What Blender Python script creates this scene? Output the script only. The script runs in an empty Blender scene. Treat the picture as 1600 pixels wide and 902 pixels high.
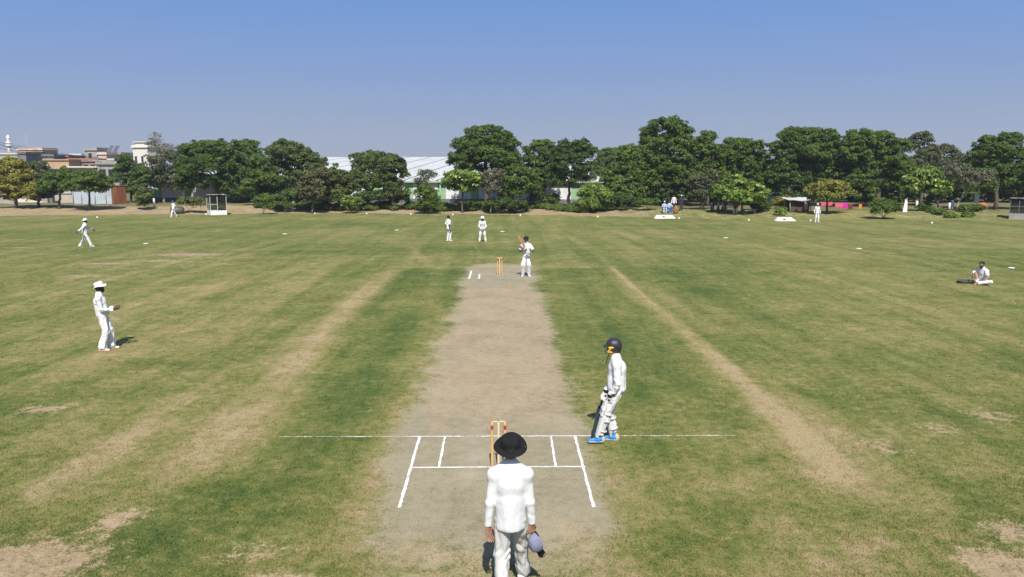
import bpy, math, random
import numpy as np
from mathutils import Vector, Matrix

# ------------------------------------------------------------------ camera, sky, sun, exposure
SC = bpy.context.scene
COL = SC.collection
CAM_X, CAM_Z = 0.027, 4.4
YAW, PITCH = math.radians(0.86), math.radians(8.95)
FPX = 1200.0                                   # focal length in photograph pixels (1600 wide)
cam_data = bpy.data.cameras.new('camera')
cam_data.sensor_width = 36.0
cam_data.lens = FPX / 1600 * 36
cam_data.clip_start = 0.1
cam_data.clip_end = 9000
cam = bpy.data.objects.new('camera', cam_data)
COL.objects.link(cam)
cam.location = (CAM_X, 0, CAM_Z)
cam.rotation_euler = (math.pi / 2 - PITCH, 0, -YAW)
SC.camera = cam

SUN_EL, SUN_DIR = math.radians(50), math.radians(-3.5)    # shadows fall towards +Y, a touch to the left
world = bpy.data.worlds.new('World')
SC.world = world
world.use_nodes = True
wn = world.node_tree
wn.nodes.clear()
sky = wn.nodes.new('ShaderNodeTexSky')
sky.sky_type = 'NISHITA'
sky.sun_disc = False
sky.sun_elevation = SUN_EL
sky.sun_rotation = math.pi + SUN_DIR
sky.air_density = 1.0
sky.dust_density = 0.8
sky.ozone_density = 4.0
sky.altitude = 100
SKY_K = 0.10
bg = wn.nodes.new('ShaderNodeBackground')
# hazy lower sky, the same all round: periwinkle at the horizon, clearer blue higher up
gen = wn.nodes.new('ShaderNodeTexCoord'); sep = wn.nodes.new('ShaderNodeSeparateXYZ')
wn.links.new(gen.outputs['Generated'], sep.inputs[0])
hz = wn.nodes.new('ShaderNodeValToRGB')
HAZE_SKY = [(0.0, (0.300, 0.340, 0.420)), (0.05, (0.262, 0.322, 0.445)), (0.12, (0.192, 0.285, 0.490)), (0.21, (0.128, 0.246, 0.525)), (0.45, (0.085, 0.20, 0.48))]
while len(hz.color_ramp.elements) < len(HAZE_SKY): hz.color_ramp.elements.new(0.5)
for el, (p, c) in zip(hz.color_ramp.elements, HAZE_SKY):
    el.position = p; el.color = (c[0], c[1], c[2], 1)
wn.links.new(sep.outputs['Z'], hz.inputs[0])
hsc = wn.nodes.new('ShaderNodeVectorMath'); hsc.operation = 'SCALE'; hsc.inputs['Scale'].default_value = 1.0 / SKY_K
wn.links.new(hz.outputs[0], hsc.inputs[0])
hf = wn.nodes.new('ShaderNodeMapRange'); hf.inputs[1].default_value = 0.22; hf.inputs[2].default_value = 0.6; hf.inputs[3].default_value = 1.0; hf.inputs[4].default_value = 0.0
wn.links.new(sep.outputs['Z'], hf.inputs[0])
hm = wn.nodes.new('ShaderNodeMix'); hm.data_type = 'RGBA'
wn.links.new(hf.outputs[0], hm.inputs[0]); wn.links.new(sky.outputs[0], hm.inputs[6]); wn.links.new(hsc.outputs[0], hm.inputs[7])
bg.inputs['Strength'].default_value = SKY_K
wo = wn.nodes.new('ShaderNodeOutputWorld')
wn.links.new(hm.outputs[2], bg.inputs[0])
wn.links.new(bg.outputs[0], wo.inputs[0])

sun_data = bpy.data.lights.new('sun', 'SUN')
sun_data.energy = 4.6
sun_data.angle = math.radians(0.5)
sun_data.color = (1.0, 0.955, 0.88)
sun = bpy.data.objects.new('sun', sun_data)
COL.objects.link(sun)
sdir = Vector((math.sin(SUN_DIR) * math.cos(SUN_EL), math.cos(SUN_DIR) * math.cos(SUN_EL), -math.sin(SUN_EL)))
sun.rotation_euler = sdir.to_track_quat('-Z', 'Y').to_euler()
sun.location = (0, -20, 40)
SC.view_settings.view_transform = 'Standard'
SC.view_settings.look = 'None'
SC.view_settings.exposure = 0.38
SC.view_settings.gamma = 1.0
SC.cycles.max_bounces = 6
SC.cycles.transparent_max_bounces = 6
SC.cycles.diffuse_bounces = 3
SC.cycles.volume_bounces = 0

# ------------------------------------------------------------------ helpers
FWD = np.array([math.sin(YAW) * math.cos(PITCH), math.cos(YAW) * math.cos(PITCH), -math.sin(PITCH)])
RGT = np.array([math.cos(YAW), -math.sin(YAW), 0.0])
UPV = np.cross(RGT, FWD)
CAMP = np.array([CAM_X, 0, CAM_Z])

def ray(px, py):
    return FWD + RGT * (px - 800) / FPX + UPV * (451 - py) / FPX

def at(px, py, D):
    """world point seen at photograph pixel (px, py) at world depth y = D"""
    r = ray(px, py)
    return CAMP + r * (D / r[1])

def smooth(a, b, t):
    t = np.clip((t - a) / (b - a), 0, 1)
    return t * t * (3 - 2 * t)

_rs = np.random.RandomState(7)
LAT = _rs.rand(32, 32, 32)
def vnoise(p):
    p = np.asarray(p, float)
    i = np.floor(p).astype(int)
    f = p - i
    f = f * f * (3 - 2 * f)
    x0, y0, z0 = (i[..., k] % 32 for k in range(3))
    x1, y1, z1 = (x0 + 1) % 32, (y0 + 1) % 32, (z0 + 1) % 32
    fx, fy, fz = f[..., 0], f[..., 1], f[..., 2]
    a = LAT[x0, y0, z0] * (1 - fx) + LAT[x1, y0, z0] * fx
    b = LAT[x0, y1, z0] * (1 - fx) + LAT[x1, y1, z0] * fx
    c = LAT[x0, y0, z1] * (1 - fx) + LAT[x1, y0, z1] * fx
    d = LAT[x0, y1, z1] * (1 - fx) + LAT[x1, y1, z1] * fx
    a = a * (1 - fy) + b * fy
    c = c * (1 - fy) + d * fy
    return a * (1 - fz) + c * fz

def noise2(x, y, s, seed=0):
    return vnoise(np.stack([x * s + seed * 3.7, y * s + seed * 1.3, np.full_like(x, seed * 0.77)], -1))

BX = [-400, -60, -38, -20.6, 1.3, 12, 20, 49, 400]
BD = [80, 83, 86, 88, 85.5, 81, 76, 72, 72]
def edge_d(x):
    return np.interp(x, BX, BD)

def ground_z(x, y):
    x = np.asarray(x, float); y = np.asarray(y, float)
    fall = -0.0155 * (np.log1p(np.exp(np.clip((np.minimum(y, 90) - 38) / 4, -40, 40))) * 4)
    t = y - edge_d(x)
    k = smooth(0.0, 8.0, t)
    z = fall * (1 - k) + -0.17 * k
    bump = (noise2(x, y, 0.45, 3) - 0.5) * 0.22 + (noise2(x, y, 1.3, 5) - 0.5) * 0.10
    z = z + bump * smooth(0.3, 4, t) * (1 - smooth(25, 40, t))
    return z

def hit(px, py):
    """ground point seen at photograph pixel"""
    r = ray(px, py)
    z = 0.0
    for _ in range(30):
        s = (z - CAM_Z) / r[2]
        p = CAMP + r * s
        z = 0.5 * z + 0.5 * float(ground_z(p[0], p[1]))
    return Vector((p[0], p[1], float(ground_z(p[0], p[1]))))

def on_ground(px, D):
    """point of the ground at world depth D in the picture column px"""
    p = at(px, 330, D)
    return Vector((p[0], D, float(ground_z(p[0], D))))

def tag(o, label=None, cat=None, group=None, kind=None):
    if label: o['label'] = label
    if cat: o['category'] = cat
    if group: o['group'] = group
    if kind: o['kind'] = kind
    return o

def empty(name, loc, rz=0.0):
    o = bpy.data.objects.new(name, None)
    o.location = loc
    o.rotation_euler = (0, 0, rz)
    o.empty_display_size = 0.2
    COL.objects.link(o)
    return o

def link(name, me, parent=None, loc=None, rot=None):
    o = bpy.data.objects.new(name, me)
    COL.objects.link(o)
    if parent is not None: o.parent = parent
    if loc is not None: o.location = loc
    if rot is not None: o.rotation_euler = rot
    return o

def copy_tree(o, parent=None):
    c = o.copy()
    COL.objects.link(c)
    if parent is not None: c.parent = parent
    for ch in list(o.children):
        copy_tree(ch, c)
    return c

def np_mesh(name, V, F, mat=None, smooth_shade=False, attrs=None):
    """fast mesh from numpy arrays; F is (n,3) or (n,4)"""
    me = bpy.data.meshes.new(name)
    V = np.ascontiguousarray(V, np.float32); F = np.ascontiguousarray(F, np.int32)
    n, k = F.shape
    me.vertices.add(len(V)); me.loops.add(n * k); me.polygons.add(n)
    me.vertices.foreach_set('co', V.ravel())
    me.loops.foreach_set('vertex_index', F.ravel())
    me.polygons.foreach_set('loop_start', np.arange(n, dtype=np.int32) * k)
    me.polygons.foreach_set('loop_total', np.full(n, k, np.int32))
    if smooth_shade:
        me.polygons.foreach_set('use_smooth', np.ones(n, bool))
    for an, av in (attrs or {}).items():
        a = me.attributes.new(an, 'FLOAT', 'POINT')
        a.data.foreach_set('value', np.ascontiguousarray(av, np.float32))
    if mat: me.materials.append(mat)
    me.update(calc_edges=True)
    return me

class MB:
    """collects simple solids and links them as one mesh object"""
    def __init__(self):
        self.v = []; self.f = []; self.sm = []
    def add(self, V, F, sm=False):
        o = len(self.v)
        self.v += [tuple(float(c) for c in p) for p in V]
        self.f += [tuple(i + o for i in f) for f in F]
        self.sm += [sm] * len(F)
    def box(self, x0, x1, y0, y1, z0, z1, M=None):
        V = [(x, y, z) for z in (z0, z1) for y in (y0, y1) for x in (x0, x1)]
        if M is not None: V = [M @ Vector(p) for p in V]
        self.add(V, [(0, 2, 3, 1), (4, 5, 7, 6), (0, 1, 5, 4), (2, 6, 7, 3), (0, 4, 6, 2), (1, 3, 7, 5)])
        return self
    def tube(self, pts, r, seg=8, caps=True):
        pts = [Vector(p) for p in pts]
        n = len(pts)
        rr = r if isinstance(r, (list, tuple)) else [r] * n
        V, F = [], []
        prev = None
        for i, p in enumerate(pts):
            d = (pts[min(i + 1, n - 1)] - pts[max(i - 1, 0)]).normalized()
            if prev is None:
                a = d.orthogonal().normalized()
            else:
                a = (prev - d * prev.dot(d)).normalized()
            prev = a
            b = d.cross(a)
            for k in range(seg):
                t = 2 * math.pi * k / seg
                V.append(p + (a * math.cos(t) + b * math.sin(t)) * rr[i])
        for i in range(n - 1):
            for k in range(seg):
                k2 = (k + 1) % seg
                F.append((i * seg + k, i * seg + k2, (i + 1) * seg + k2, (i + 1) * seg + k))
        if caps:
            F.append(tuple(range(seg))[::-1]); F.append(tuple((n - 1) * seg + k for k in range(seg)))
        self.add(V, F, True)
        return self
    def lathe(self, prof, seg=24, M=None, fn=None):
        """closed profile [(r, z)] turned round z; fn(x, y, z) bends it"""
        V, F = [], []
        n = len(prof)
        for (r, z) in prof:
            for k in range(seg):
                t = 2 * math.pi * k / seg
                p = (r * math.cos(t), r * math.sin(t), z)
                if fn: p = fn(*p)
                V.append(M @ Vector(p) if M is not None else p)
        for i in range(n - 1):
            for k in range(seg):
                k2 = (k + 1) % seg
                F.append((i * seg + k, i * seg + k2, (i + 1) * seg + k2, (i + 1) * seg + k))
        self.add(V, F, True)
        return self
    def build(self, name, mat, parent=None, loc=None, rot=None, bevel=0):
        me = bpy.data.meshes.new(name)
        me.from_pydata(self.v, [], self.f)
        me.polygons.foreach_set('use_smooth', np.array(self.sm, bool))
        me.materials.append(mat)
        me.update()
        o = link(name, me, parent, loc, rot)
        if bevel:
            b = o.modifiers.new('bevel', 'BEVEL'); b.width = bevel; b.segments = 2; b.limit_method = 'ANGLE'
        return o

# ---- node helpers
def NN(nt, t, ins=None, **props):
    n = nt.nodes.new(t)
    for k, v in props.items(): setattr(n, k, v)
    for k, v in (ins or {}).items():
        if isinstance(v, bpy.types.NodeSocket): nt.links.new(v, n.inputs[k])
        else: n.inputs[k].default_value = v
    return n
def mth(nt, op, a, b=0.0, clamp=False):
    return NN(nt, 'ShaderNodeMath', {0: a, 1: b}, operation=op, use_clamp=clamp).outputs[0]
def mixc(nt, fac, a, b, mode='MIX'):
    n = NN(nt, 'ShaderNodeMix', data_type='RGBA', blend_type=mode)
    for i, v in ((0, fac), (6, a), (7, b)):
        if isinstance(v, bpy.types.NodeSocket): nt.links.new(v, n.inputs[i])
        elif i and len(v) == 3: n.inputs[i].default_value = (*v, 1)
        else: n.inputs[i].default_value = v
    return n.outputs[2]
def nz(nt, vec, scale, detail=3, rough=0.55, dist=0.0):
    return NN(nt, 'ShaderNodeTexNoise', {'Vector': vec, 'Scale': scale, 'Detail': detail, 'Roughness': rough, 'Distortion': dist}).outputs['Fac']
def mapp(nt, vec, sc=(1, 1, 1), loc=(0, 0, 0), rot=(0, 0, 0)):
    return NN(nt, 'ShaderNodeMapping', {'Vector': vec, 'Scale': sc, 'Location': loc, 'Rotation': rot}).outputs[0]
def ramp(nt, fac, stops):
    n = NN(nt, 'ShaderNodeValToRGB', {0: fac})
    e = n.color_ramp.elements
    while len(e) < len(stops): e.new(0.5)
    for el, (p, c) in zip(e, stops):
        el.position = p; el.color = (*c, 1) if len(c) == 3 else c
    return n.outputs[0]
def sstep(nt, x, a, b):
    return NN(nt, 'ShaderNodeMapRange', {0: x, 1: a, 2: b, 3: 0.0, 4: 1.0}, interpolation_type='SMOOTHSTEP').outputs[0]
def attr(nt, name):
    return NN(nt, 'ShaderNodeAttribute', attribute_name=name).outputs['Fac']
def new_mat(name):
    m = bpy.data.materials.new(name)
    m.use_nodes = True
    nt = m.node_tree
    b = nt.nodes['Principled BSDF']
    return m, nt, b

def plain(name, col, rough=0.7, var=0.15, scale=6.0, bump=0.0, bscale=40.0, metal=0.0, stain=None, spec=0.4, sheen=0.0):
    m, nt, b = new_mat(name)
    tc = NN(nt, 'ShaderNodeTexCoord').outputs['Object']
    n = nz(nt, tc, scale, 5, 0.6)
    dark = tuple(c * (1 - var) for c in col); lite = tuple(min(1, c * (1 + var)) for c in col)
    c = ramp(nt, n, [(0.3, dark), (0.7, lite)])
    if stain:
        s = sstep(nt, nz(nt, mapp(nt, tc, (1, 1, 0.35)), scale * 0.5, 5, 0.65), 0.5, 0.75)
        c = mixc(nt, s, c, stain)
    nt.links.new(c, b.inputs['Base Color'])
    b.inputs['Roughness'].default_value = rough
    b.inputs['Metallic'].default_value = metal
    b.inputs['Specular IOR Level'].default_value = spec
    if sheen: b.inputs['Sheen Weight'].default_value = sheen
    if bump:
        bp = NN(nt, 'ShaderNodeBump', {'Height': nz(nt, tc, bscale, 4, 0.6), 'Strength': bump, 'Distance': 0.02})
        nt.links.new(bp.outputs[0], b.inputs['Normal'])
    return m
# ------------------------------------------------------------------ ground
def masks(x, y):
    def blob(px, py, rx, ry, amt=1.0):
        p = hit(px, py)
        return amt * np.exp(-(((x - p.x) / rx) ** 2 + ((y - p.y) / ry) ** 2))
    def streak(p0, p1, w, amt=1.0):
        a, b = hit(*p0), hit(*p1)
        a, b = np.array(a[:2]), np.array(b[:2])
        d = b - a; L = np.linalg.norm(d); d /= L
        u = (x - a[0]) * d[0] + (y - a[1]) * d[1]
        v = np.abs(-(x - a[0]) * d[1] + (y - a[1]) * d[0])
        return amt * (1 - smooth(w * 0.5, w, v)) * smooth(-0.6, 0.6, u) * (1 - smooth(L - 0.6, L + 0.6, u))
    # the bare clay strip
    xl = np.interp(y, [6, 9, 11, 15, 20, 28, 33], [-1.30, -1.48, -1.72, -1.56, -1.42, -1.38, -1.45])
    xr = np.interp(y, [6, 9, 11, 15, 20, 28, 33], [1.25, 1.38, 1.50, 1.32, 1.34, 1.38, 1.48])
    wl = 0.44 + 0.2 * noise2(x, y, 0.5, 11)
    wob = (noise2(x, y, 0.7, 21) - 0.5) * 0.5 + (noise2(x, y, 2.1, 22) - 0.5) * 0.25
    xl = xl + wob; xr = xr + (noise2(x, y, 0.8, 23) - 0.5) * 0.5
    clay = smooth(-wl, wl, x - xl) * smooth(-wl, wl, xr - x)
    clay *= smooth(6.0, 10.2, y) * (1 - smooth(33.6, 36.8, y))
    # dry worn mowing tracks beside the square
    lo = np.interp(y, [7, 10, 13, 17, 22, 34], [-6.6, -6.6, -6.4, -6.0, -5.6, -5.0])
    li = np.interp(y, [7, 10, 13, 17, 22, 34], [-4.2, -4.0, -3.8, -3.9, -4.2, -4.5])
    straw = smooth(-0.35, 0.35, x - lo) * smooth(-0.35, 0.35, li - x) * smooth(9.0, 12.0, y) * (1 - smooth(33, 35, y)) * np.interp(y, [10, 22, 34], [0.66, 0.66, 0.70]) * (0.55 + 0.75 * smooth(0.3, 0.7, noise2(x * 1.6, y * 0.12, 1.0, 41)))
    ro = np.interp(y, [7, 10, 14, 34], [5.42, 5.38, 5.30, 5.10]); ri = np.interp(y, [7, 10, 14, 20, 34], [4.5, 4.55, 4.78, 4.78, 4.86])
    straw = np.maximum(straw, 1.25 * smooth(-0.22, 0.22, x - ri) * smooth(-0.08, 0.08, ro - x) * smooth(8.8, 10.8, y) * (1 - smooth(33.5, 34.6, y)) * 1.0)
    straw = np.maximum(straw, 0.45 * np.exp(-((y - 34.4) / 0.35) ** 2) * (np.abs(x) < 5.2))
    straw = np.maximum(straw, 0.30 * smooth(3.6, 4.2, x) * (1 - smooth(4.6, 5.0, x)) * smooth(14, 16, y) * (1 - smooth(24, 30, y)))
    for s in [((20, 715), (250, 590), 0.7, 0.5), ((130, 640), (420, 470), 0.8, 0.45), ((0, 620), (330, 500), 0.9, 0.4), ((380, 505), (500, 425), 0.5, 0.55),
              ((400, 465), (520, 410), 0.5, 0.5), ((1230, 620), (1480, 800), 0.5, 0.6), ((1180, 590), (1340, 690), 0.35, 0.5), ((0, 560), (300, 445), 0.8, 0.35),
              ((250, 470), (560, 400), 1.0, 0.4), ((1000, 440), (1130, 520), 0.3, 0.3), ((640, 385), (668, 412), 0.35, 0.5), ((1120, 480), (1290, 560), 0.6, 0.35)]:
        straw = np.maximum(straw, 0.8 * streak(*s))
    for b in [(1340, 845, 0.7, 0.7, 0.8), (1300, 890, 1.6, 0.4, 0.7), (560, 860, 0.8, 0.9, 0.5), (470, 850, 0.9, 0.8, 0.45), (930, 855, 0.6, 1.4, 0.6), (640, 830, 0.7, 1.6, 0.75),
              (1200, 745, 1.1, 1.0, 0.45), (1060, 680, 1.2, 1.0, 0.35), (1250, 770, 0.8, 0.6, 0.5), (300, 690, 1.2, 1.2, 0.4), (410, 590, 1.2, 2.2, 0.35), (1330, 590, 2.2, 1.4, 0.4), (1480, 590, 2.6, 1.5, 0.45),
              (640, 475, 1.3, 0.7, 0.4), (990, 485, 1.2, 1.6, 0.35), (530, 570, 1.4, 0.9, 0.3), (350, 500, 3, 2, 0.35), (80, 690, 1.6, 1.0, 0.4), (1400, 520, 3, 2, 0.35)]:
        straw = np.maximum(straw, 0.75 * blob(*b))
    # bare soil
    straw = np.maximum(straw, 0.55 * np.exp(-((np.abs(x) - 1.75) / 0.45) ** 2) * smooth(7, 10, y) * (1 - smooth(14, 34, y)))
    for b in [(1010, 740, 0.8, 0.7, 0.7), (1090, 760, 0.9, 0.6, 0.6), (1000, 800, 0.8, 0.6, 0.6), (590, 760, 0.5, 1.0, 0.6), (1180, 700, 0.9, 0.7, 0.5), (960, 880, 0.8, 0.4, 0.6), (1050, 890, 1.0, 0.3, 0.5)]:
        straw = np.maximum(straw, 0.9 * blob(*b))
    soil = np.zeros_like(x)
    for b in [(40, 880, 0.95, 0.55, 1.0), (110, 868, 0.45, 0.25, 0.7), (0, 895, 0.9, 0.5, 1.0), (178, 815, 0.22, 0.3, 0.85), (215, 806, 0.22, 0.14, 0.7), (62, 640, 0.5, 0.25, 0.7),
              (1555, 888, 0.35, 0.55, 0.95), (1520, 870, 0.2, 0.3, 0.7), (1580, 832, 0.35, 0.35, 0.85), (1590, 885, 0.3, 0.4, 0.8), (170, 412, 1.2, 0.5, 0.75), (300, 398, 1.9, 1.0, 0.85), (260, 408, 1.6, 0.6, 0.7),
              (205, 408, 0.8, 0.3, 0.7), (140, 432, 1.5, 0.5, 0.6), (210, 420, 1.0, 0.25, 0.7), (440, 905, 0.5, 0.2, 0.6), (395, 862, 0.5, 0.25, 0.5),
              (1380, 695, 0.5, 0.5, 0.5), (1460, 670, 0.4, 0.4, 0.55), (20, 387, 1.5, 0.4, 0.6), (1545, 650, 0.5, 0.5, 0.5)]:
        soil = np.maximum(soil, blob(*b))
    t = y - edge_d(x)
    left = 1 - smooth(4, 22, x)
    soil = np.maximum(soil, smooth(-1.2, 0.8, t + 2.4 * (noise2(x, y, 0.25, 9) - 0.5)) * (1 - smooth(6.5, 11, t)) * (0.30 + 0.42 * left * smooth(-0.5, 0.5, 8 - t)))
    # dense green places
    lush = 0.58 * smooth(-4.6, -4.0, x) * smooth(-4.8, -4.2, -x) * smooth(9, 12, y) * (1 - smooth(33, 34.5, y))
    for b in [(560, 650, 1.3, 1.2, 0.9), (510, 690, 1.0, 0.8, 0.8), (640, 640, 0.5, 1.3, 0.5), (330, 780, 0.6, 0.7, 0.8), (250, 830, 1.0, 0.8, 0.8), (420, 760, 1.5, 0.6, 0.5), (460, 830, 0.9, 0.5, 0.45),
              (1100, 430, 4.5, 3.0, 0.75), (1170, 455, 4, 2.0, 0.65), (1280, 495, 3, 1.0, 0.75), (1330, 625, 1.3, 1.0, 0.9), (1370, 640, 0.9, 0.7, 0.6), (1290, 600, 0.8, 0.6, 0.6), (1450, 745, 0.9, 0.6, 0.5),
              (260, 565, 1.4, 0.6, 0.75), (440, 490, 1.4, 0.9, 0.7), (470, 470, 0.9, 1.6, 0.5), (700, 390, 5, 2.0, 0.75), (560, 395, 4, 2, 0.6), (850, 395, 4, 2, 0.55), (300, 355, 12, 4, 0.7), (80, 365, 10, 4, 0.6), (590, 350, 12, 4, 0.6), (860, 440, 0.8, 3, 0.5),
              (900, 470, 1.2, 4, 0.5), (1040, 780, 1.3, 0.7, 0.3), (1000, 620, 1.2, 1.5, 0.3), (1400, 720, 1.5, 0.9, 0.5), (610, 540, 1.5, 2.5, 0.55), (660, 560, 0.6, 2.5, 0.6), (920, 560, 0.6, 2.5, 0.5), (1080, 860, 1.6, 0.4, 0.4)]:
        lush = np.maximum(lush, blob(*b))
    # warm scuffed soil on the clay
    scuff = np.zeros_like(x)
    for b in [(780, 590, 1.5, 3.2, 1.0), (700, 600, 0.35, 3.5, 0.9), (870, 600, 0.35, 3.0, 0.9), (840, 480, 0.3, 2.5, 0.6), (720, 500, 0.3, 2.5, 0.7), (790, 415, 1.4, 1.4, 0.9), (640, 860, 0.5, 0.6, 0.7), (900, 850, 0.5, 0.8, 0.7),
              (760, 550, 0.6, 1.0, 0.7), (800, 640, 0.5, 0.6, 0.4), (720, 880, 1.2, 0.5, 0.6), (820, 450, 0.4, 1.0, 0.5)]:
        scuff = np.maximum(scuff, blob(*b))
    scuff = np.maximum(scuff, 0.55 * smooth(12.5, 16, y) * (1 - smooth(27, 31, y)))
    dust = np.maximum(blob(728, 742, 0.13, 0.28, 1.0), np.maximum(blob(745, 715, 0.22, 0.35, 0.7), blob(735, 690, 0.2, 0.5, 0.45)))
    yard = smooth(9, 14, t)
    return dict(clay=clay, straw=straw, soil=soil, lush=lush, scuff=scuff, dust=dust, yard=yard)

def build_ground():
    xs = np.concatenate([[-3500, -1200, -500, -260, -160, -110, -85], np.arange(-70, -14, 0.4), np.arange(-14, 14, 0.2), np.arange(14, 70.1, 0.4), [85, 110, 160, 260, 500, 1200, 3500]])
    ys = np.concatenate([[-900, -250, -80, -30, -10, 0, 3], np.arange(5, 26, 0.2), np.arange(26, 60, 0.3), np.arange(60, 112, 0.4), [116, 122, 132, 150, 180, 230, 320, 520, 1000, 2200, 4500]])
    X, Y = np.meshgrid(xs, ys, indexing='ij')
    Z = ground_z(X, Y)
    nx, ny = X.shape
    idx = np.arange(nx * ny).reshape(nx, ny)
    F = np.stack([idx[:-1, :-1], idx[1:, :-1], idx[1:, 1:], idx[:-1, 1:]], -1).reshape(-1, 4)
    x, y = X.ravel(), Y.ravel()
    A = masks(x, y)

    m, nt, b = new_mat('playing_field')
    tc = NN(nt, 'ShaderNodeTexCoord').outputs['Object']
    a = {k: attr(nt, k) for k in A}
    big = nz(nt, tc, 0.10, 3, 0.5)
    lanes = nz(nt, mapp(nt, tc, (0.95, 0.06, 1)), 1.0, 5, 0.65, 0.4)
    cross = nz(nt, mapp(nt, tc, (0.05, 0.30, 1), (3, 9, 0)), 1.0, 3, 0.6, 0.5)
    midn = nz(nt, tc, 0.9, 5, 0.62, 0.6)
    fine = nz(nt, tc, 6.0, 5, 0.65, 0.4)
    clod = nz(nt, tc, 2.6, 6, 0.72, 0.5)
    tuft = nz(nt, tc, 26.0, 4, 0.7)
    blade = nz(nt, mapp(nt, tc, (1, 0.55, 1)), 95.0, 3, 0.7)
    def lin(terms, c0):
        s = None
        for sock, k in terms:
            v = mth(nt, 'MULTIPLY', sock, k)
            s = v if s is None else mth(nt, 'ADD', s, v)
        return mth(nt, 'ADD', s, c0 )
    dry = lin([(big, 0.50), (lanes, 0.95), (cross, 0.40), (midn, 0.85), (clod, 0.72), (fine, 1.15), (tuft, 0.90), (blade, 0.45), (a['straw'], 0.46), (a['lush'], -0.26), (a['clay'], 0.15)], 0.50 - 0.5 * (0.50 + 0.95 + 0.40 + 0.85 + 0.72 + 1.15 + 0.90 + 0.45) - 0.045)
    grass = ramp(nt, dry, [(0.0, (0.062, 0.098, 0.026)), (0.22, (0.102, 0.132, 0.035)), (0.45, (0.162, 0.172, 0.050)), (0.64, (0.232, 0.214, 0.080)), (0.83, (0.295, 0.238, 0.115)), (1.0, (0.38, 0.30, 0.17))])
    # single blades: lighter and darker flecks
    fleck = ramp(nt, blade, [(0.30, (0.50, 0.50, 0.50)), (0.5, (1, 1, 1)), (0.72, (1.55, 1.5, 1.35))])
    grass = mixc(nt, 0.85, grass, fleck, 'MULTIPLY')
    soilc = ramp(nt, lin([(fine, 1.2), (tuft, 1.3), (midn, 0.6), (blade, 0.5)], -1.3), [(0.2, (0.20, 0.150, 0.082)), (0.5, (0.32, 0.238, 0.140)), (0.8, (0.44, 0.335, 0.215))])
    sm = sstep(nt, lin([(a['soil'], 1.15), (fine, 1.7), (midn, 0.9), (tuft, 1.5)], -2.05), 0.30, 0.74)
    col = mixc(nt, sm, grass, soilc)
    # clay
    cn = lin([(midn, 0.55), (fine, 0.7), (tuft, 0.7)], -0.475)
    clayc = ramp(nt, cn, [(0.25, (0.225, 0.192, 0.122)), (0.5, (0.295, 0.256, 0.170)), (0.75, (0.365, 0.318, 0.218))])
    warm = ramp(nt, cn, [(0.25, (0.255, 0.198, 0.118)), (0.5, (0.340, 0.272, 0.172)), (0.75, (0.42, 0.345, 0.228))])
    sf = sstep(nt, lin([(a['scuff'], 1.1), (midn, 0.7), (fine, 0.3)], -0.5), 0.2, 0.8)
    clayc = mixc(nt, sf, clayc, warm)
    wv = NN(nt, 'ShaderNodeMix', data_type='RGBA')
    nt.links.new(tc, wv.inputs[6])
    nt.links.new(NN(nt, 'ShaderNodeTexNoise', {'Vector': tc, 'Scale': 3.0, 'Detail': 4.0}).outputs['Color'], wv.inputs[7])
    wv.inputs[0].default_value = 0.13
    def cracks(scale, w):
        v = NN(nt, 'ShaderNodeTexVoronoi', {'Vector': wv.outputs[2], 'Scale': scale}, feature='DISTANCE_TO_EDGE')
        return mth(nt, 'SUBTRACT', 1.0, sstep(nt, v.outputs['Distance'], 0.0, w))
    crack = mth(nt, 'MULTIPLY', cracks(4.2, 0.035), sstep(nt, nz(nt, tc, 0.8, 4), 0.46, 0.70))
    speck = sstep(nt, lin([(tuft, 0.8), (fine, 0.5), (midn, 0.3)], 0.0), 0.90, 1.06)
    dk = mth(nt, 'MAXIMUM', mth(nt, 'MULTIPLY', crack, 0.42), mth(nt, 'MULTIPLY', speck, 0.75))
    clayc = mixc(nt, dk, clayc, (0.115, 0.105, 0.055))
    clayc = mixc(nt, mth(nt, 'MULTIPLY', a['dust'], 0.75), clayc, (0.43, 0.37, 0.275))
    cm = sstep(nt, lin([(a['clay'], 1.1), (fine, 0.75), (midn, 0.65), (clod, 0.6), (tuft, 0.75)], -1.375), 0.12, 0.88)
    col = mixc(nt, cm, col, clayc)
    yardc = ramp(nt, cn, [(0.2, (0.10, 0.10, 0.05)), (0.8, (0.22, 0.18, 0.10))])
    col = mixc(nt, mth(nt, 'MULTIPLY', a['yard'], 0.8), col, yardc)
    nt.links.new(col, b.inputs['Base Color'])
    b.inputs['Roughness'].default_value = 0.95
    b.inputs['Specular IOR Level'].default_value = 0.12
    gm = mth(nt, 'SUBTRACT', 1.0, mth(nt, 'MAXIMUM', mth(nt, 'MULTIPLY', cm, 0.75), mth(nt, 'MULTIPLY', sm, 0.6)))
    hgt = mth(nt, 'ADD', mth(nt, 'MULTIPLY', blade, gm), mth(nt, 'ADD', mth(nt, 'MULTIPLY', tuft, 0.8), mth(nt, 'MULTIPLY', dk, -0.5)))
    bp = NN(nt, 'ShaderNodeBump', {'Height': hgt, 'Strength': 0.55, 'Distance': 0.03})
    nt.links.new(bp.outputs[0], b.inputs['Normal'])
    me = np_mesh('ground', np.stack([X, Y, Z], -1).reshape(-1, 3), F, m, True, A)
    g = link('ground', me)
    tag(g, 'cricket field of mottled green and dry grass with a bare clay pitch', 'ground', kind='structure')
    return m
FIELD = build_ground()

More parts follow.
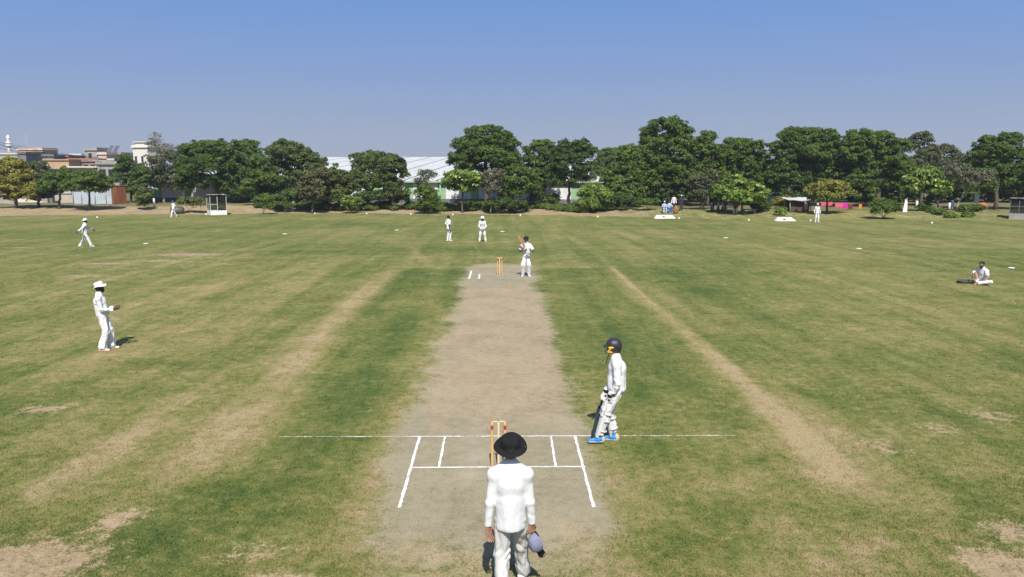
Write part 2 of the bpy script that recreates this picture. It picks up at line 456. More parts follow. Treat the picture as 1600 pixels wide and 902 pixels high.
# ------------------------------------------------------------------ crease markings
def chalk(name, alpha):
    m, nt, b = new_mat(name)
    tc = NN(nt, 'ShaderNodeTexCoord').outputs['Object']
    n = nz(nt, tc, 55, 4, 0.7); n2 = nz(nt, tc, 3.2, 3, 0.6)
    f = mth(nt, 'ADD', mth(nt, 'MULTIPLY', n, 0.7), mth(nt, 'MULTIPLY', n2, 0.6))
    mask = sstep(nt, f, alpha, alpha + 0.16)
    b.inputs['Base Color'].default_value = (0.80, 0.79, 0.75, 1)
    b.inputs['Roughness'].default_value = 0.9
    nt.links.new(mask, b.inputs['Alpha'])
    return m
CHALK, CHALK_FAINT = chalk('chalk', 0.46), chalk('worn_chalk', 0.56)
rnd = random.Random(4)
def crease(p0, p1, w, mat, label):
    a, b = Vector((p0[0], p0[1])), Vector((p1[0], p1[1]))
    d = b - a; L = d.length; d.normalize(); nrm = Vector((-d.y, d.x))
    n = max(6, int(L / 0.06)); V = []; F = []
    for i in range(n + 1):
        p = a + d * (L * i / n)
        q = nrm * (rnd.uniform(-0.004, 0.004))
        for s in (-1, 1):
            r = p + q + nrm * s * (w / 2 + rnd.uniform(-0.006, 0.006))
            V.append((r.x, r.y, float(ground_z(r.x, r.y)) + 0.006))
    for i in range(n): F.append((2 * i, 2 * i + 2, 2 * i + 3, 2 * i + 1))
    me = bpy.data.meshes.new('crease_line'); me.from_pydata(V, [], F); me.materials.append(mat); me.update()
    tag(link('crease_line', me), label, kind='structure')
WY = hit(779, 732).y          # near wicket
FY = hit(780.7, 430).y        # far wicket
def px_line(p0, p1, w, mat, label):
    crease(hit(*p0), hit(*p1), w, mat, label)
px_line((437, 683), (640, 682.6), 0.028, CHALK_FAINT, 'thin worn chalk line left of the near crease')
px_line((640, 682.6), (720, 682.4), 0.031, CHALK, 'popping crease of the near wicket, left part')
px_line((720, 682.4), (752, 682.2), 0.024, CHALK_FAINT, 'scuffed gap in the popping crease left of the near stumps')
px_line((752, 682.2), (935, 681.6), 0.031, CHALK, 'popping crease of the near wicket, right part')
px_line((935, 681.6), (1150, 681), 0.028, CHALK_FAINT, 'thin worn chalk line right of the near crease')
px_line((641, 731.2), (915, 729.6), 0.034, CHALK, 'bowling crease of the near wicket')
px_line((655.5, 683.5), (624, 794), 0.040, CHALK, 'left return crease of the near wicket')
px_line((898.5, 682.5), (927.5, 793), 0.040, CHALK, 'right return crease of the near wicket')
px_line((695, 683.5), (686, 730), 0.033, CHALK, 'left guide line of the near crease')
px_line((861, 682.5), (868, 729), 0.033, CHALK, 'right guide line of the near crease')
px_line((736.5, 423.5), (733, 436), 0.075, CHALK, 'left return crease of the far wicket')
px_line((749.5, 429), (748.3, 436), 0.065, CHALK, 'left guide line of the far crease')
px_line((737, 428.6), (816, 428.4), 0.035, CHALK_FAINT, 'worn bowling crease of the far wicket')
px_line((705, 435.6), (735, 435.6), 0.035, CHALK_FAINT, 'worn popping crease of the far wicket')
px_line((755, 435.4), (812, 435.2), 0.03, CHALK_FAINT, 'faint popping crease before the striker')

# ------------------------------------------------------------------ short grass standing on the nearer field
def grass():
    rs = np.random.RandomState(17)
    n = 330000
    u = rs.rand(n)
    d0, d1 = 6.0, 40.0
    D = 1 / np.sqrt((1 - u) / d0 ** 2 + u / d1 ** 2)
    x = rs.uniform(-1, 1, n) * (0.78 * D + 1.5)
    y = D
    A = masks(x, y)
    tuftn = noise2(x, y, 2.2, 31)
    bare = np.maximum(A['clay'] * 1.15, A['soil'] * 1.2) + (noise2(x, y, 5.0, 33) - 0.5) * 0.8
    keep = ((bare < 0.55) | (rs.rand(n) < 0.10)) & (rs.rand(n) < 0.35 + 0.9 * tuftn)
    x, y = x[keep], y[keep]; A = {k: v[keep] for k, v in A.items()}
    n = len(x); D = y
    z = ground_z(x, y)
    h = rs.uniform(0.010, 0.030, n) * (0.8 + 0.35 * D / 12)
    w = rs.uniform(0.0025, 0.0055, n) * (0.7 + D / 10)
    a = rs.uniform(0, 2 * math.pi, n); la = rs.uniform(0, 2 * math.pi, n); lean = rs.uniform(0.2, 1.1, n) * h
    V = np.empty((n, 3, 3), np.float32)
    V[:, 0] = np.stack([x - np.cos(a) * w, y - np.sin(a) * w, z - 0.003], -1)
    V[:, 1] = np.stack([x + np.cos(a) * w, y + np.sin(a) * w, z - 0.003], -1)
    V[:, 2] = np.stack([x + np.cos(la) * lean, y + np.sin(la) * lean, z + h], -1)
    me = np_mesh('grass', V.reshape(-1, 3), np.arange(3 * n).reshape(-1, 3), FIELD, False, {k: np.repeat(v, 3) for k, v in A.items()})
    tag(link('grass', me), 'short mown grass of the nearer field', kind='stuff')
grass()
# ------------------------------------------------------------------ trees
def leaf_mat(name, dark, mid, lite, odd=None, odd_amt=0.0, trans=0.42):
    m, nt, b = new_mat(name)
    t = attr(nt, 'tint')
    stops = [(0.0, dark), (0.5, mid), (0.95, lite)]
    c = ramp(nt, t, stops)
    if odd:
        o = attr(nt, 'odd')
        c = mixc(nt, mth(nt, 'LESS_THAN', o, odd_amt), c, odd)
    nt.links.new(c, b.inputs['Base Color'])
    b.inputs['Roughness'].default_value = 0.55
    b.inputs['Specular IOR Level'].default_value = 0.3
    tr = NN(nt, 'ShaderNodeBsdfTranslucent', {'Color': c})
    mx = NN(nt, 'ShaderNodeMixShader', {0: trans, 1: b.outputs[0], 2: tr.outputs[0]})
    nt.links.new(mx.outputs[0], nt.nodes['Material Output'].inputs[0])
    return m
LEAF = {
    'deep':   leaf_mat('leaf_deep_green', (0.044, 0.088, 0.015), (0.092, 0.160, 0.026), (0.152, 0.228, 0.040), (0.17, 0.19, 0.05), 0.03),
    'mid':    leaf_mat('leaf_mid_green', (0.052, 0.098, 0.015), (0.110, 0.176, 0.028), (0.174, 0.244, 0.042), (0.19, 0.20, 0.05), 0.04),
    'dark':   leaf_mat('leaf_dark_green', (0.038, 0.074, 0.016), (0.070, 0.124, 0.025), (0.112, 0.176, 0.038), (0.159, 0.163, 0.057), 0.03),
    'bright': leaf_mat('leaf_bright_green', (0.067, 0.125, 0.018), (0.140, 0.225, 0.030), (0.256, 0.338, 0.057), (0.464, 0.475, 0.161), 0.08, 0.32),
    'yellow': leaf_mat('leaf_yellow_green', (0.104, 0.112, 0.018), (0.207, 0.206, 0.030), (0.336, 0.306, 0.057), (0.366, 0.250, 0.046), 0.10, 0.3),
    'olive':  leaf_mat('leaf_olive', (0.054, 0.084, 0.020), (0.108, 0.150, 0.036), (0.170, 0.210, 0.054), (0.22, 0.20, 0.07), 0.10),
    'brown':  leaf_mat('leaf_brown_olive', (0.066, 0.080, 0.028), (0.122, 0.138, 0.048), (0.184, 0.194, 0.070), (0.305, 0.213, 0.103), 0.2),
    'grey':   leaf_mat('leaf_grey_green', (0.058, 0.08, 0.034), (0.108, 0.136, 0.056), (0.162, 0.19, 0.084), (0.244, 0.213, 0.127), 0.12),
    'dry':    leaf_mat('leaf_dry_twigs', (0.078, 0.086, 0.046), (0.136, 0.142, 0.08), (0.2, 0.204, 0.118), (0.293, 0.237, 0.149), 0.2),
    'mixed':  leaf_mat('leaf_mixed', (0.05, 0.088, 0.02), (0.104, 0.154, 0.036), (0.172, 0.212, 0.058), (0.24, 0.23, 0.08), 0.07),
    'pink':   leaf_mat('leaf_yellow_pink', (0.098, 0.125, 0.021), (0.201, 0.225, 0.034), (0.311, 0.306, 0.057), (0.439, 0.188, 0.149), 0.07, 0.3),
}
BARK = plain('bark_brown', (0.105, 0.080, 0.058), 0.95, 0.35, 4.0, 0.6, 14)
BARK_PALE = plain('bark_pale', (0.30, 0.27, 0.23), 0.95, 0.25, 4.0, 0.5, 14)
BARK_RED = plain('bark_reddish', (0.16, 0.095, 0.068), 0.95, 0.3, 4.0, 0.5, 14)
BARKS = {'b': BARK, 'p': BARK_PALE, 'r': BARK_RED}

def leaf_cloud(blobs, rs, leaf=0.30, clump=0.16, dens=1.0, sparse=0.0, slim=0.62):
    """blobs: (cx, cy, cz, rx, ry, rz) ellipsoids of one crown, world-size, local origin. Many leaf faces in clumps on their shells."""
    Vs, tint, odd, cl_all = [], [], [], []
    R = np.array([b[3:] for b in blobs]); C = np.array([b[:3] for b in blobs])
    for bi, b in enumerate(blobs):
        c = C[bi]; r = R[bi]
        area = 4 * math.pi * ((r[0] * r[1]) ** 1.6 + (r[0] * r[2]) ** 1.6 + (r[1] * r[2]) ** 1.6) ** (1 / 1.6) / 3 ** (1 / 1.6)
        cr0 = max(0.42, clump * (r[0] + r[2]) * 0.95)
        n = int(max(9, 1.75 * area / (cr0 * cr0 * 3.0) * dens))
        u = rs.normal(size=(n, 3)); u /= np.linalg.norm(u, axis=1)[:, None]
        u[:, 2] = np.where(u[:, 2] < -0.55, -u[:, 2], u[:, 2])
        rad = rs.uniform(0.70, 1.0, n)
        rad[rs.rand(n) < 0.16] = rs.uniform(1.02, 1.16)
        rad[rs.rand(n) < 0.22] = rs.uniform(0.3, 0.7)
        p = c + u * r * rad[:, None]
        keep = np.ones(n, bool)
        for bj in range(len(blobs)):
            if bj != bi:
                keep &= (np.linalg.norm((p - C[bj]) / R[bj], axis=1) > 0.72)
        p, u = p[keep], u[keep]
        for q, uu in zip(p, u):
            cr = cr0 * rs.uniform(0.65, 1.35)
            cl_all.append(q)
            crr = np.array([cr, cr, cr * rs.uniform(0.55, 0.8)])
            m = int(max(10, (14 * cr * cr / (leaf * leaf * slim)) * rs.uniform(0.75, 1.1) * (1 - sparse)))
            d = rs.normal(size=(m, 3)); d /= np.linalg.norm(d, axis=1)[:, None]
            flip = (d[:, 2] < -0.25) & (rs.rand(m) < 0.7)
            d[flip, 2] *= -1
            pos = q + d * crr * (rs.uniform(0.25, 1.0, m) ** 0.45)[:, None] * rs.uniform(0.9, 1.12, (m, 1))
            nrm = d * 0.75 + uu * 0.25 + rs.normal(size=(m, 3)) * 0.55 + np.array([0, -0.1, 0.25])
            nrm /= np.linalg.norm(nrm, axis=1)[:, None]
            t = np.cross(nrm, rs.normal(size=(m, 3))); t /= np.linalg.norm(t, axis=1)[:, None] + 1e-9
            w = np.cross(nrm, t)
            s = leaf * rs.uniform(0.55, 1.25, (m, 1))
            a = t * s * 0.5; bb = w * s * 0.5 * slim
            bend = nrm * s * 0.12
            quad = np.stack([pos - a - bend, pos - bb * 1.0 + a * 0.1, pos + a - bend, pos + bb + a * 0.1], 1)
            Vs.append(quad.reshape(-1, 3))
            base = rs.uniform(0.22, 0.78)
            tint.append(np.repeat(np.clip(base + rs.normal(0, 0.17, m), 0, 1), 4))
            odd.append(np.repeat(rs.rand(m), 4))
    V = np.concatenate(Vs)
    F = np.arange(len(V)).reshape(-1, 4)
    return V, F, np.concatenate(tint), np.concatenate(odd), cl_all

def limb_mesh(mb, p0, p1, r0, r1, rs, wob=0.06, n=6, seg=7):
    p0, p1 = Vector(p0), Vector(p1); L = (p1 - p0).length
    pts, rr = [], []
    for i in range(n + 1):
        t = i / n
        p = p0.lerp(p1, t)
        if 0 < i < n: p += Vector(rs.uniform(-1, 1, 3)) * L * wob
        pts.append(p); rr.append(r0 + (r1 - r0) * t)
    mb.tube(pts, rr, seg, True)
    return pts

TREE_N = [0]
def tree(label, D, trunk_px, blobs_px, kind='mid', name='tree', cat='tree', group=None, leaf=0.255, clump=0.14, dens=1.0, sparse=0.0, slim=0.62, bark='b', trunk_r=0.16, lean=0.0, split=0.45, twigs=0, stems=1, depth=0.8):
    TREE_N[0] += 1
    rs = np.random.RandomState(100 + TREE_N[0])
    base = on_ground(trunk_px, D)
    base.z -= 0.06
    root = tag(empty(name, base), label, cat, group)
    ppm = FPX / (D * math.cos(PITCH)) * 0.985
    bl = []
    for (cx, cy, rx, ry) in blobs_px:
        p = at(cx, cy, D)
        dep = rs.uniform(-0.35, 0.35) * rx / ppm
        bl.append((p[0] - base.x, dep, p[2] - base.z, rx / ppm, max(rx, ry) / ppm * depth, ry / ppm))
    V, F, ti, od, cls = leaf_cloud(bl, rs, leaf, clump, dens, sparse, slim)
    if len(V): V[:, 2] = np.maximum(V[:, 2], 0.03 + 0.0 * V[:, 2])
    me = np_mesh('crown', V, F, LEAF[kind], False, {'tint': ti, 'odd': od})
    link('crown' if cat in ('tree',) else 'foliage', me, root)
    mb = MB()
    low = min(b[2] - b[5] for b in bl)
    cen = sum(b[0] for b in bl) / len(bl)
    order = sorted(bl, key=lambda b: b[2])
    top = max(b[2] for b in bl)
    fork_h = max(0.35, low + (top - low) * split * 0.5) if name != 'shrub' else 0.12
    for s in range(stems):
        off = (s - (stems - 1) / 2) * trunk_r * 2.6
        fork = Vector((cen * 0.45 + lean + off * 1.5, 0, fork_h))
        limb_mesh(mb, (off, 0, -0.05), fork, trunk_r * 1.15, trunk_r * 0.75, rs, 0.03)
        for i, b in enumerate(bl):
            if stems > 1 and i % stems != s and len(bl) >= stems: continue
            c = Vector((b[0], b[1], b[2]))
            pts = limb_mesh(mb, fork, c, trunk_r * 0.55, trunk_r * 0.22, rs, 0.07)
            for k in range(5 + twigs):
                dv = Vector(rs.normal(size=3)); dv.normalize(); dv.z = abs(dv.z) * 0.8 + 0.05
                e = c + Vector((dv.x * b[3], dv.y * b[4], dv.z * b[5])) * rs.uniform(0.7, 1.02)
                st = pts[rs.randint(3, len(pts))]
                limb_mesh(mb, st, e, trunk_r * 0.22, 0.015, rs, 0.09, 5, 5)
    mb.build('trunk' if cat == 'tree' else 'stem', BARKS[bark], root)
    return root

G1 = 'trees along the far left edge'; G2 = 'trees before the long warehouse'; G3 = 'trees along the far right edge'
tree('yellow-green bushy tree at the far left edge of the ground', 90, 26, [(14, 269, 26, 19), (26, 287, 32, 21), (6, 297, 18, 19), (44, 303, 20, 15), (20, 258, 17, 9), (30, 307, 24, 11)], 'yellow', group=G1, depth=0.7)
tree('dull grey-green tree between the yellow tree and a small dark one', 91, 60, [(62, 275, 20, 20), (55, 295, 20, 19), (74, 288, 18, 20), (62, 305, 18, 12)], 'grey', group=G1)
tree('dark green tree with a bent bare trunk before a beige wall', 90, 92, [(92, 282, 20, 14), (84, 293, 22, 13), (107, 293, 17, 12), (98, 273, 13, 7), (112, 284, 12, 11)], 'deep', group=G1, bark='b', trunk_r=0.14, split=0.25)
tree('small round-topped tree with a forked trunk before the pale blue wall', 88.5, 140, [(140, 281, 26, 13), (124, 290, 20, 12), (157, 290, 19, 12), (140, 294, 26, 10)], 'mid', group=G1, trunk_r=0.13, split=0.2)
tree('green tree growing just behind the rust-coloured container', 102.5, 205, [(196, 256, 13, 13), (192, 276, 15, 16), (212, 279, 20, 18), (226, 280, 16, 18), (208, 297, 18, 14)], 'deep', group=G1)
tree('thin dusty tree with twiggy top beside the white tower house', 103.5, 258, [(248, 262, 18, 20), (268, 250, 20, 16), (252, 282, 28, 20), (276, 275, 18, 20), (232, 285, 14, 16)], 'grey', group=G1, dens=0.75, sparse=0.35, twigs=10, bark='p', trunk_r=0.15)
tree('leafless pale brown treetop rising behind the dusty tree', 125, 243, [(244, 220, 13, 12), (250, 233, 18, 12), (270, 238, 16, 10)], 'dry', group=G1, dens=0.40, sparse=0.86, twigs=34, leaf=0.22, bark='p', trunk_r=0.16)
tree('wide dense green tree behind the glass booth', 101.5, 338, [(312, 243, 27, 22), (345, 238, 24, 16), (382, 240, 22, 19), (318, 288, 22, 14), (360, 286, 26, 14), (290, 288, 16, 14), (400, 262, 14, 22), (335, 262, 40, 20), (375, 268, 30, 22), (300, 270, 22, 22), (330, 283, 30, 14), (395, 280, 15, 18)], 'deep', group=G2, trunk_r=0.26, split=0.5)
tree('small reddish-green tree in the dip beside the wide dense tree', 95, 405, [(402, 262, 16, 18), (408, 284, 22, 18), (392, 296, 16, 14)], 'mid', group=G2)
tree('large green tree with yellowing leaves left of the white roof', 99, 458, [(448, 240, 28, 18), (470, 252, 28, 20), (440, 266, 26, 22), (485, 262, 22, 20), (462, 283, 34, 20), (430, 290, 18, 16), (500, 255, 9, 9)], 'mixed', group=G2, trunk_r=0.22, bark='p')
tree('brownish creeper-covered tree against the yellowing tree', 88.5, 488, [(486, 286, 19, 20), (492, 305, 17, 14), (480, 308, 14, 13), (500, 275, 12, 12)], 'brown', group=G2, trunk_r=0.12, sparse=0.2)
tree('low olive tree right of the creeper-covered tree', 91, 528, [(528, 278, 20, 16), (520, 294, 18, 18), (545, 292, 18, 18), (535, 306, 20, 12)], 'olive', group=G2, trunk_r=0.14)
tree('tallest olive-green tree standing before the white roof', 92, 574, [(568, 252, 18, 14), (590, 250, 15, 13), (575, 270, 26, 18), (560, 286, 22, 18), (588, 288, 20, 18)], 'mixed', group=G2, trunk_r=0.17, sparse=0.1)
tree('dark bronze-olive tree beside the green and white wall panels', 90, 614, [(612, 258, 18, 14), (620, 272, 15, 18), (608, 286, 20, 18), (618, 302, 17, 14)], 'olive', group=G2, trunk_r=0.15)
tree('scrawny half-bare sapling standing before the white roof', 88, 664, [(664, 280, 12, 14), (672, 272, 8, 8), (655, 288, 8, 8)], 'grey', group=G2, trunk_r=0.07, dens=0.6, sparse=0.6, twigs=16, leaf=0.22)
tree('tallest round-crowned tree at the middle of the treeline', 95, 760, [(757, 215, 30, 18), (738, 232, 30, 20), (780, 230, 30, 20), (720, 252, 20, 14), (758, 248, 42, 18), (795, 250, 20, 16), (735, 262, 26, 12), (785, 263, 20, 8)], 'deep', group=G2, trunk_r=0.28, split=0.9)
tree('small bright yellow-green tree below the tallest round crown', 88, 722, [(708, 283, 17, 13), (725, 278, 20, 11), (742, 285, 16, 13), (720, 294, 22, 10)], 'bright', group=G2, leaf=0.42, slim=0.75, trunk_r=0.11, split=0.35)
tree('thin grey twiggy tree in front of the tallest round crown', 86.5, 767, [(765, 286, 14, 14), (775, 276, 12, 10), (770, 298, 12, 8)], 'dry', group=G2, trunk_r=0.09, bark='p', sparse=0.45, twigs=14, leaf=0.22)
tree('spreading mid-green tree right of the thin grey tree', 89, 798, [(790, 285, 20, 18), (815, 280, 22, 18), (822, 298, 18, 13), (798, 300, 20, 13), (805, 270, 14, 10)], 'mid', group=G2, trunk_r=0.15)
tree('leafy green tree touching a darker tree on its right', 95, 850, [(845, 236, 20, 17), (862, 245, 18, 18), (836, 260, 20, 18), (858, 272, 24, 20), (838, 285, 16, 16), (823, 236, 6, 6)], 'mid', group=G2, trunk_r=0.18)
tree('dark olive tree with a straight trunk before the wall', 91, 888, [(882, 238, 18, 15), (905, 238, 22, 17), (893, 256, 30, 18), (900, 275, 26, 18), (878, 280, 20, 18)], 'dark', group=G2, trunk_r=0.19, split=0.3)
tree('pale hazy green tree farther back beyond the warehouse', 128, 955, [(950, 250, 20, 16), (962, 245, 18, 12), (940, 265, 18, 18), (960, 268, 22, 20), (985, 262, 20, 20)], 'mid', group=G2, trunk_r=0.2)
tree('bushy green tree standing at the warehouse corner', 89.5, 965, [(958, 282, 20, 18), (975, 275, 22, 20), (968, 300, 24, 18), (990, 298, 20, 18), (985, 250, 20, 20), (975, 240, 10, 9)], 'mid', group=G3, trunk_r=0.18, leaf=0.34)
tree('tallest open-crowned tree right of the warehouse', 93, 1045, [(1042, 200, 26, 15), (1020, 212, 20, 14), (1062, 212, 22, 14), (1040, 226, 32, 16), (1012, 240, 24, 16), (1065, 242, 28, 18), (1035, 260, 34, 20), (1070, 275, 26, 22), (1020, 282, 24, 18)], 'mid', group=G3, trunk_r=0.26, sparse=0.12, split=0.8)
tree('upright green tree between the tallest open crown and the next dip', 92, 1105, [(1105, 218, 13, 11), (1085, 285, 18, 18), (1120, 262, 14, 18), (1095, 232, 20, 16), (1112, 242, 18, 18), (1098, 262, 24, 20), (1108, 280, 24, 18)], 'mid', group=G3, trunk_r=0.17)
tree('small grey-leaved tree with several thin stems in front', 85, 1097, [(1090, 286, 16, 14), (1105, 284, 15, 14), (1096, 298, 18, 12)], 'grey', group=G3, trunk_r=0.07, stems=3, sparse=0.3, leaf=0.24, split=0.7)
tree('mid-height tree standing behind the big-leaved tree', 94, 1158, [(1152, 230, 22, 14), (1175, 234, 18, 13), (1142, 248, 22, 16), (1175, 255, 28, 20), (1150, 268, 30, 20), (1195, 272, 18, 18), (1180, 290, 24, 16), (1135, 280, 18, 18), (1202, 290, 14, 16)], 'mid', group=G3, trunk_r=0.18, split=0.7)
tree('low tree with big bright yellow-green leaves', 80, 1160, [(1150, 290, 22, 13), (1132, 302, 20, 12), (1170, 300, 22, 13), (1152, 308, 26, 10), (1186, 308, 13, 13)], 'bright', group=G3, leaf=0.46, slim=0.8, trunk_r=0.12, split=0.3)
tree('broad umbrella-crowned tree behind the brown shed', 92, 1258, [(1248, 214, 28, 13), (1280, 218, 28, 15), (1225, 236, 22, 16), (1262, 238, 36, 18), (1302, 238, 24, 18), (1232, 258, 26, 18), (1270, 262, 34, 18), (1215, 275, 18, 16), (1300, 268, 24, 18), (1242, 282, 24, 14), (1278, 284, 24, 14), (1312, 286, 20, 16)], 'deep', group=G3, trunk_r=0.27, split=0.75)
tree('wide round-crowned tree behind the round clipped bush', 90, 1372, [(1342, 220, 26, 14), (1375, 222, 26, 14), (1405, 234, 20, 16), (1335, 242, 26, 18), (1375, 246, 34, 20), (1350, 268, 28, 20), (1398, 264, 24, 20), (1332, 285, 20, 16), (1375, 286, 24, 16), (1402, 288, 20, 16), (1352, 292, 22, 12), (1415, 270, 14, 18)], 'mid', group=G3, trunk_r=0.26, split=0.7)
tree('tall loose tree with gaps showing sky', 91, 1438, [(1442, 217, 18, 9), (1430, 232, 14, 11), (1452, 240, 18, 12), (1478, 236, 16, 9), (1495, 246, 11, 9), (1435, 255, 18, 12), (1470, 258, 18, 8), (1428, 272, 18, 14), (1455, 272, 20, 10)], 'grey', group=G3, trunk_r=0.16, sparse=0.25, dens=0.8, split=0.9)
tree('low bright green tree with a reddish trunk on the bank', 80, 1471, [(1445, 282, 24, 14), (1462, 296, 16, 14), (1430, 290, 18, 14), (1450, 272, 18, 9)], 'bright', group=G3, leaf=0.34, trunk_r=0.13, bark='r', split=0.2, sparse=0.1)
tree('half-bare grey tree with a thin leaning pale trunk', 81, 1493, [(1505, 275, 20, 16), (1528, 282, 22, 14), (1488, 268, 14, 14), (1510, 290, 18, 8)], 'dry', group=G3, leaf=0.22, sparse=0.5, dens=0.75, twigs=16, bark='p', trunk_r=0.08, lean=0.6)
tree('large dark tree at the far right beside a grey booth', 84, 1554, [(1545, 225, 20, 13), (1575, 222, 22, 13), (1558, 238, 32, 14), (1530, 248, 18, 12), (1585, 252, 24, 18), (1555, 262, 28, 16), (1585, 280, 20, 16), (1535, 275, 22, 12), (1530, 292, 20, 12), (1600, 265, 20, 20)], 'deep', group=G3, trunk_r=0.22, split=0.9)
tree('small drooping tree at the right picture edge', 86, 1597, [(1592, 296, 16, 14), (1602, 310, 14, 12)], 'olive', group=G3, trunk_r=0.1)
tree('yellow-green tree with pinkish tips and a short dark trunk', 79, 1293, [(1290, 292, 26, 9), (1272, 300, 18, 9), (1310, 300, 18, 9), (1290, 305, 28, 8)], 'pink', group=G3, trunk_r=0.12, split=0.2, leaf=0.26)
# shrubs
def shrub(label, D, px, blobs, kind, **k):
    k.setdefault('trunk_r', 0.05); k.setdefault('leaf', 0.24)
    return tree(label, D, px, blobs, kind, name='shrub', cat='shrub', group='shrubs along the field edge', clump=0.2, **k)
shrub('round clipped bush standing alone on the right bank', 74.5, 1381, [(1381, 320, 15, 9), (1381, 327, 19, 10), (1370, 325, 11, 9), (1392, 325, 11, 9)], 'mid', leaf=0.2)
shrub('small green mushroom-shaped shrub right of the glass booth', 86, 411, [(411, 311, 12, 5), (404, 314, 9, 4), (418, 314, 9, 4)], 'mid')
shrub('low spreading bush between the roller and the glass booth', 88, 293, [(290, 316, 12, 6), (302, 318, 10, 6)], 'olive')
shrub('brown scrubby bush beside the low spreading bush', 88, 315, [(313, 317, 12, 6)], 'brown', sparse=0.3)
shrub('bright small bush at the foot of the olive trees', 88, 548, [(548, 313, 10, 6), (546, 318, 12, 5)], 'bright')
shrub('arching palm-like bush with narrow bright leaves', 85, 928, [(918, 307, 14, 14), (938, 305, 15, 14), (928, 298, 12, 10), (928, 319, 19, 9)], 'bright', leaf=0.7, slim=0.16, dens=1.4)
shrub('low dense bush right of the palm-like bush', 86, 962, [(955, 318, 18, 12), (975, 318, 16, 12)], 'dark')
shrub('flat-topped light green bush in the shade of the trees', 84.5, 1012, [(1008, 317, 12, 5), (1020, 317, 10, 4)], 'mid')
shrub('green creeper heap round the scrawny sapling', 87, 668, [(663, 304, 12, 16), (675, 310, 14, 14), (668, 320, 18, 8)], 'mid')
shrub('leafy bush left of the brown creeper-covered tree', 89, 445, [(440, 312, 14, 10), (458, 310, 14, 12)], 'deep')
shrub('bush under the container, with light green leaves', 90, 228, [(228, 308, 10, 12), (222, 316, 9, 6)], 'mixed')
shrub('dark shrub in front of the small bright tree', 87, 790, [(780, 320, 22, 8), (810, 322, 18, 7)], 'dark')
shrub('round-leaved shrub beside the parked motorcycles bench', 82, 1190, [(1190, 322, 11, 11), (1182, 326, 10, 8)], 'dark')
shrub('small bright green plant on the bank left of the shed', 78, 1220, [(1219, 331, 6, 6)], 'bright')
shrub('young bush at the foot of the reddish trunk', 80.5, 1448, [(1444, 325, 7, 5)], 'deep')
shrub('low weeds heap beneath the half-bare grey tree', 80, 1515, [(1512, 327, 12, 3.5), (1530, 326, 9, 3)], 'mid')
shrub('yellow-flowered bush behind the shed', 86, 1222, [(1220, 318, 14, 10)], 'yellow')
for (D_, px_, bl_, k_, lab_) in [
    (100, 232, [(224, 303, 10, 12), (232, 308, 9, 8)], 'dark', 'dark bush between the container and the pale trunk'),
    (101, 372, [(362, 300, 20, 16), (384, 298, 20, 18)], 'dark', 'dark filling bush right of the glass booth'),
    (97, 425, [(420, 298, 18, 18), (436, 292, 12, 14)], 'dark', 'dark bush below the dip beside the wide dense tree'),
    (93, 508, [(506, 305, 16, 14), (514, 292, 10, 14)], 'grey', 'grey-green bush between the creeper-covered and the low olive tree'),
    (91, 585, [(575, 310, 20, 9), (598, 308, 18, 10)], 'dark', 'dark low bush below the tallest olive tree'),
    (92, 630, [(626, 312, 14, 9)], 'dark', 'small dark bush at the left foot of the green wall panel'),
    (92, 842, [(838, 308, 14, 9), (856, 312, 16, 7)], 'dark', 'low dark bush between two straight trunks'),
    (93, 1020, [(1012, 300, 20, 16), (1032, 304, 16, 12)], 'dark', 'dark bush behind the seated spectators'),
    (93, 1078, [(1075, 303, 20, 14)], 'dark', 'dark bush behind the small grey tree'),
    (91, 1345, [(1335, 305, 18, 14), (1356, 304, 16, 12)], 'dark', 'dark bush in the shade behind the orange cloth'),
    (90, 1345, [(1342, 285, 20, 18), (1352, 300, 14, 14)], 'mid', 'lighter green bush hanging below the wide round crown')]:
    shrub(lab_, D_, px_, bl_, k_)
# the wood behind the right half of the treeline and the weeds on the bank: masses nobody could count
def thicket(name, label, specs, kind, leaf, seed, dens=1.0, clump=0.16):
    rs = np.random.RandomState(seed)
    bl = []
    for (px, py, rx, ry, D) in specs:
        p = at(px, py, D); ppm = FPX / D
        bl.append((p[0], D, p[2], rx / ppm, rx / ppm * 0.7, ry / ppm))
    V, F, ti, od, _ = leaf_cloud(bl, rs, leaf, clump, dens)
    V[:, 2] = np.maximum(V[:, 2], ground_z(V[:, 0], V[:, 1]) + 0.02)
    o = link(name, np_mesh(name, V, F, LEAF[kind], False, {'tint': ti, 'odd': od}))
    return tag(o, label, kind='stuff')
r9 = random.Random(9)
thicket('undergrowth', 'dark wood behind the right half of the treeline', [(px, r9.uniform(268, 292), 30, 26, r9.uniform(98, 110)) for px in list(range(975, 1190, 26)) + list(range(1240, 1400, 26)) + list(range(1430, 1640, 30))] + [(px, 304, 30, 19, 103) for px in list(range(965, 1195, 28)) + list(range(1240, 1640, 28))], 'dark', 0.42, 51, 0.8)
thicket('far_woodland', 'pale far trees seen through the gaps at the right', [(px, r9.uniform(272, 282), 26, 14, 190) for px in range(1420, 1680, 40)], 'grey', 0.7, 53, 0.7)
specs = []
for i in range(110):
    px = r9.uniform(395, 935) if i < 106 else r9.uniform(1450, 1540)
    e = float(edge_d(at(px, 330, 85)[0])) + r9.uniform(3.2, 6.5)
    g = on_ground(px, e)
    s = (FPX * (CAM_Z - g.z) / e)
    specs.append((px, 262 + s - 2, r9.uniform(5, 11), r9.uniform(1.5, 4.0), e))
thicket('weeds', 'long green weeds along the foot of the treeline', specs, 'mid', 0.20, 57, 0.8, 0.3)
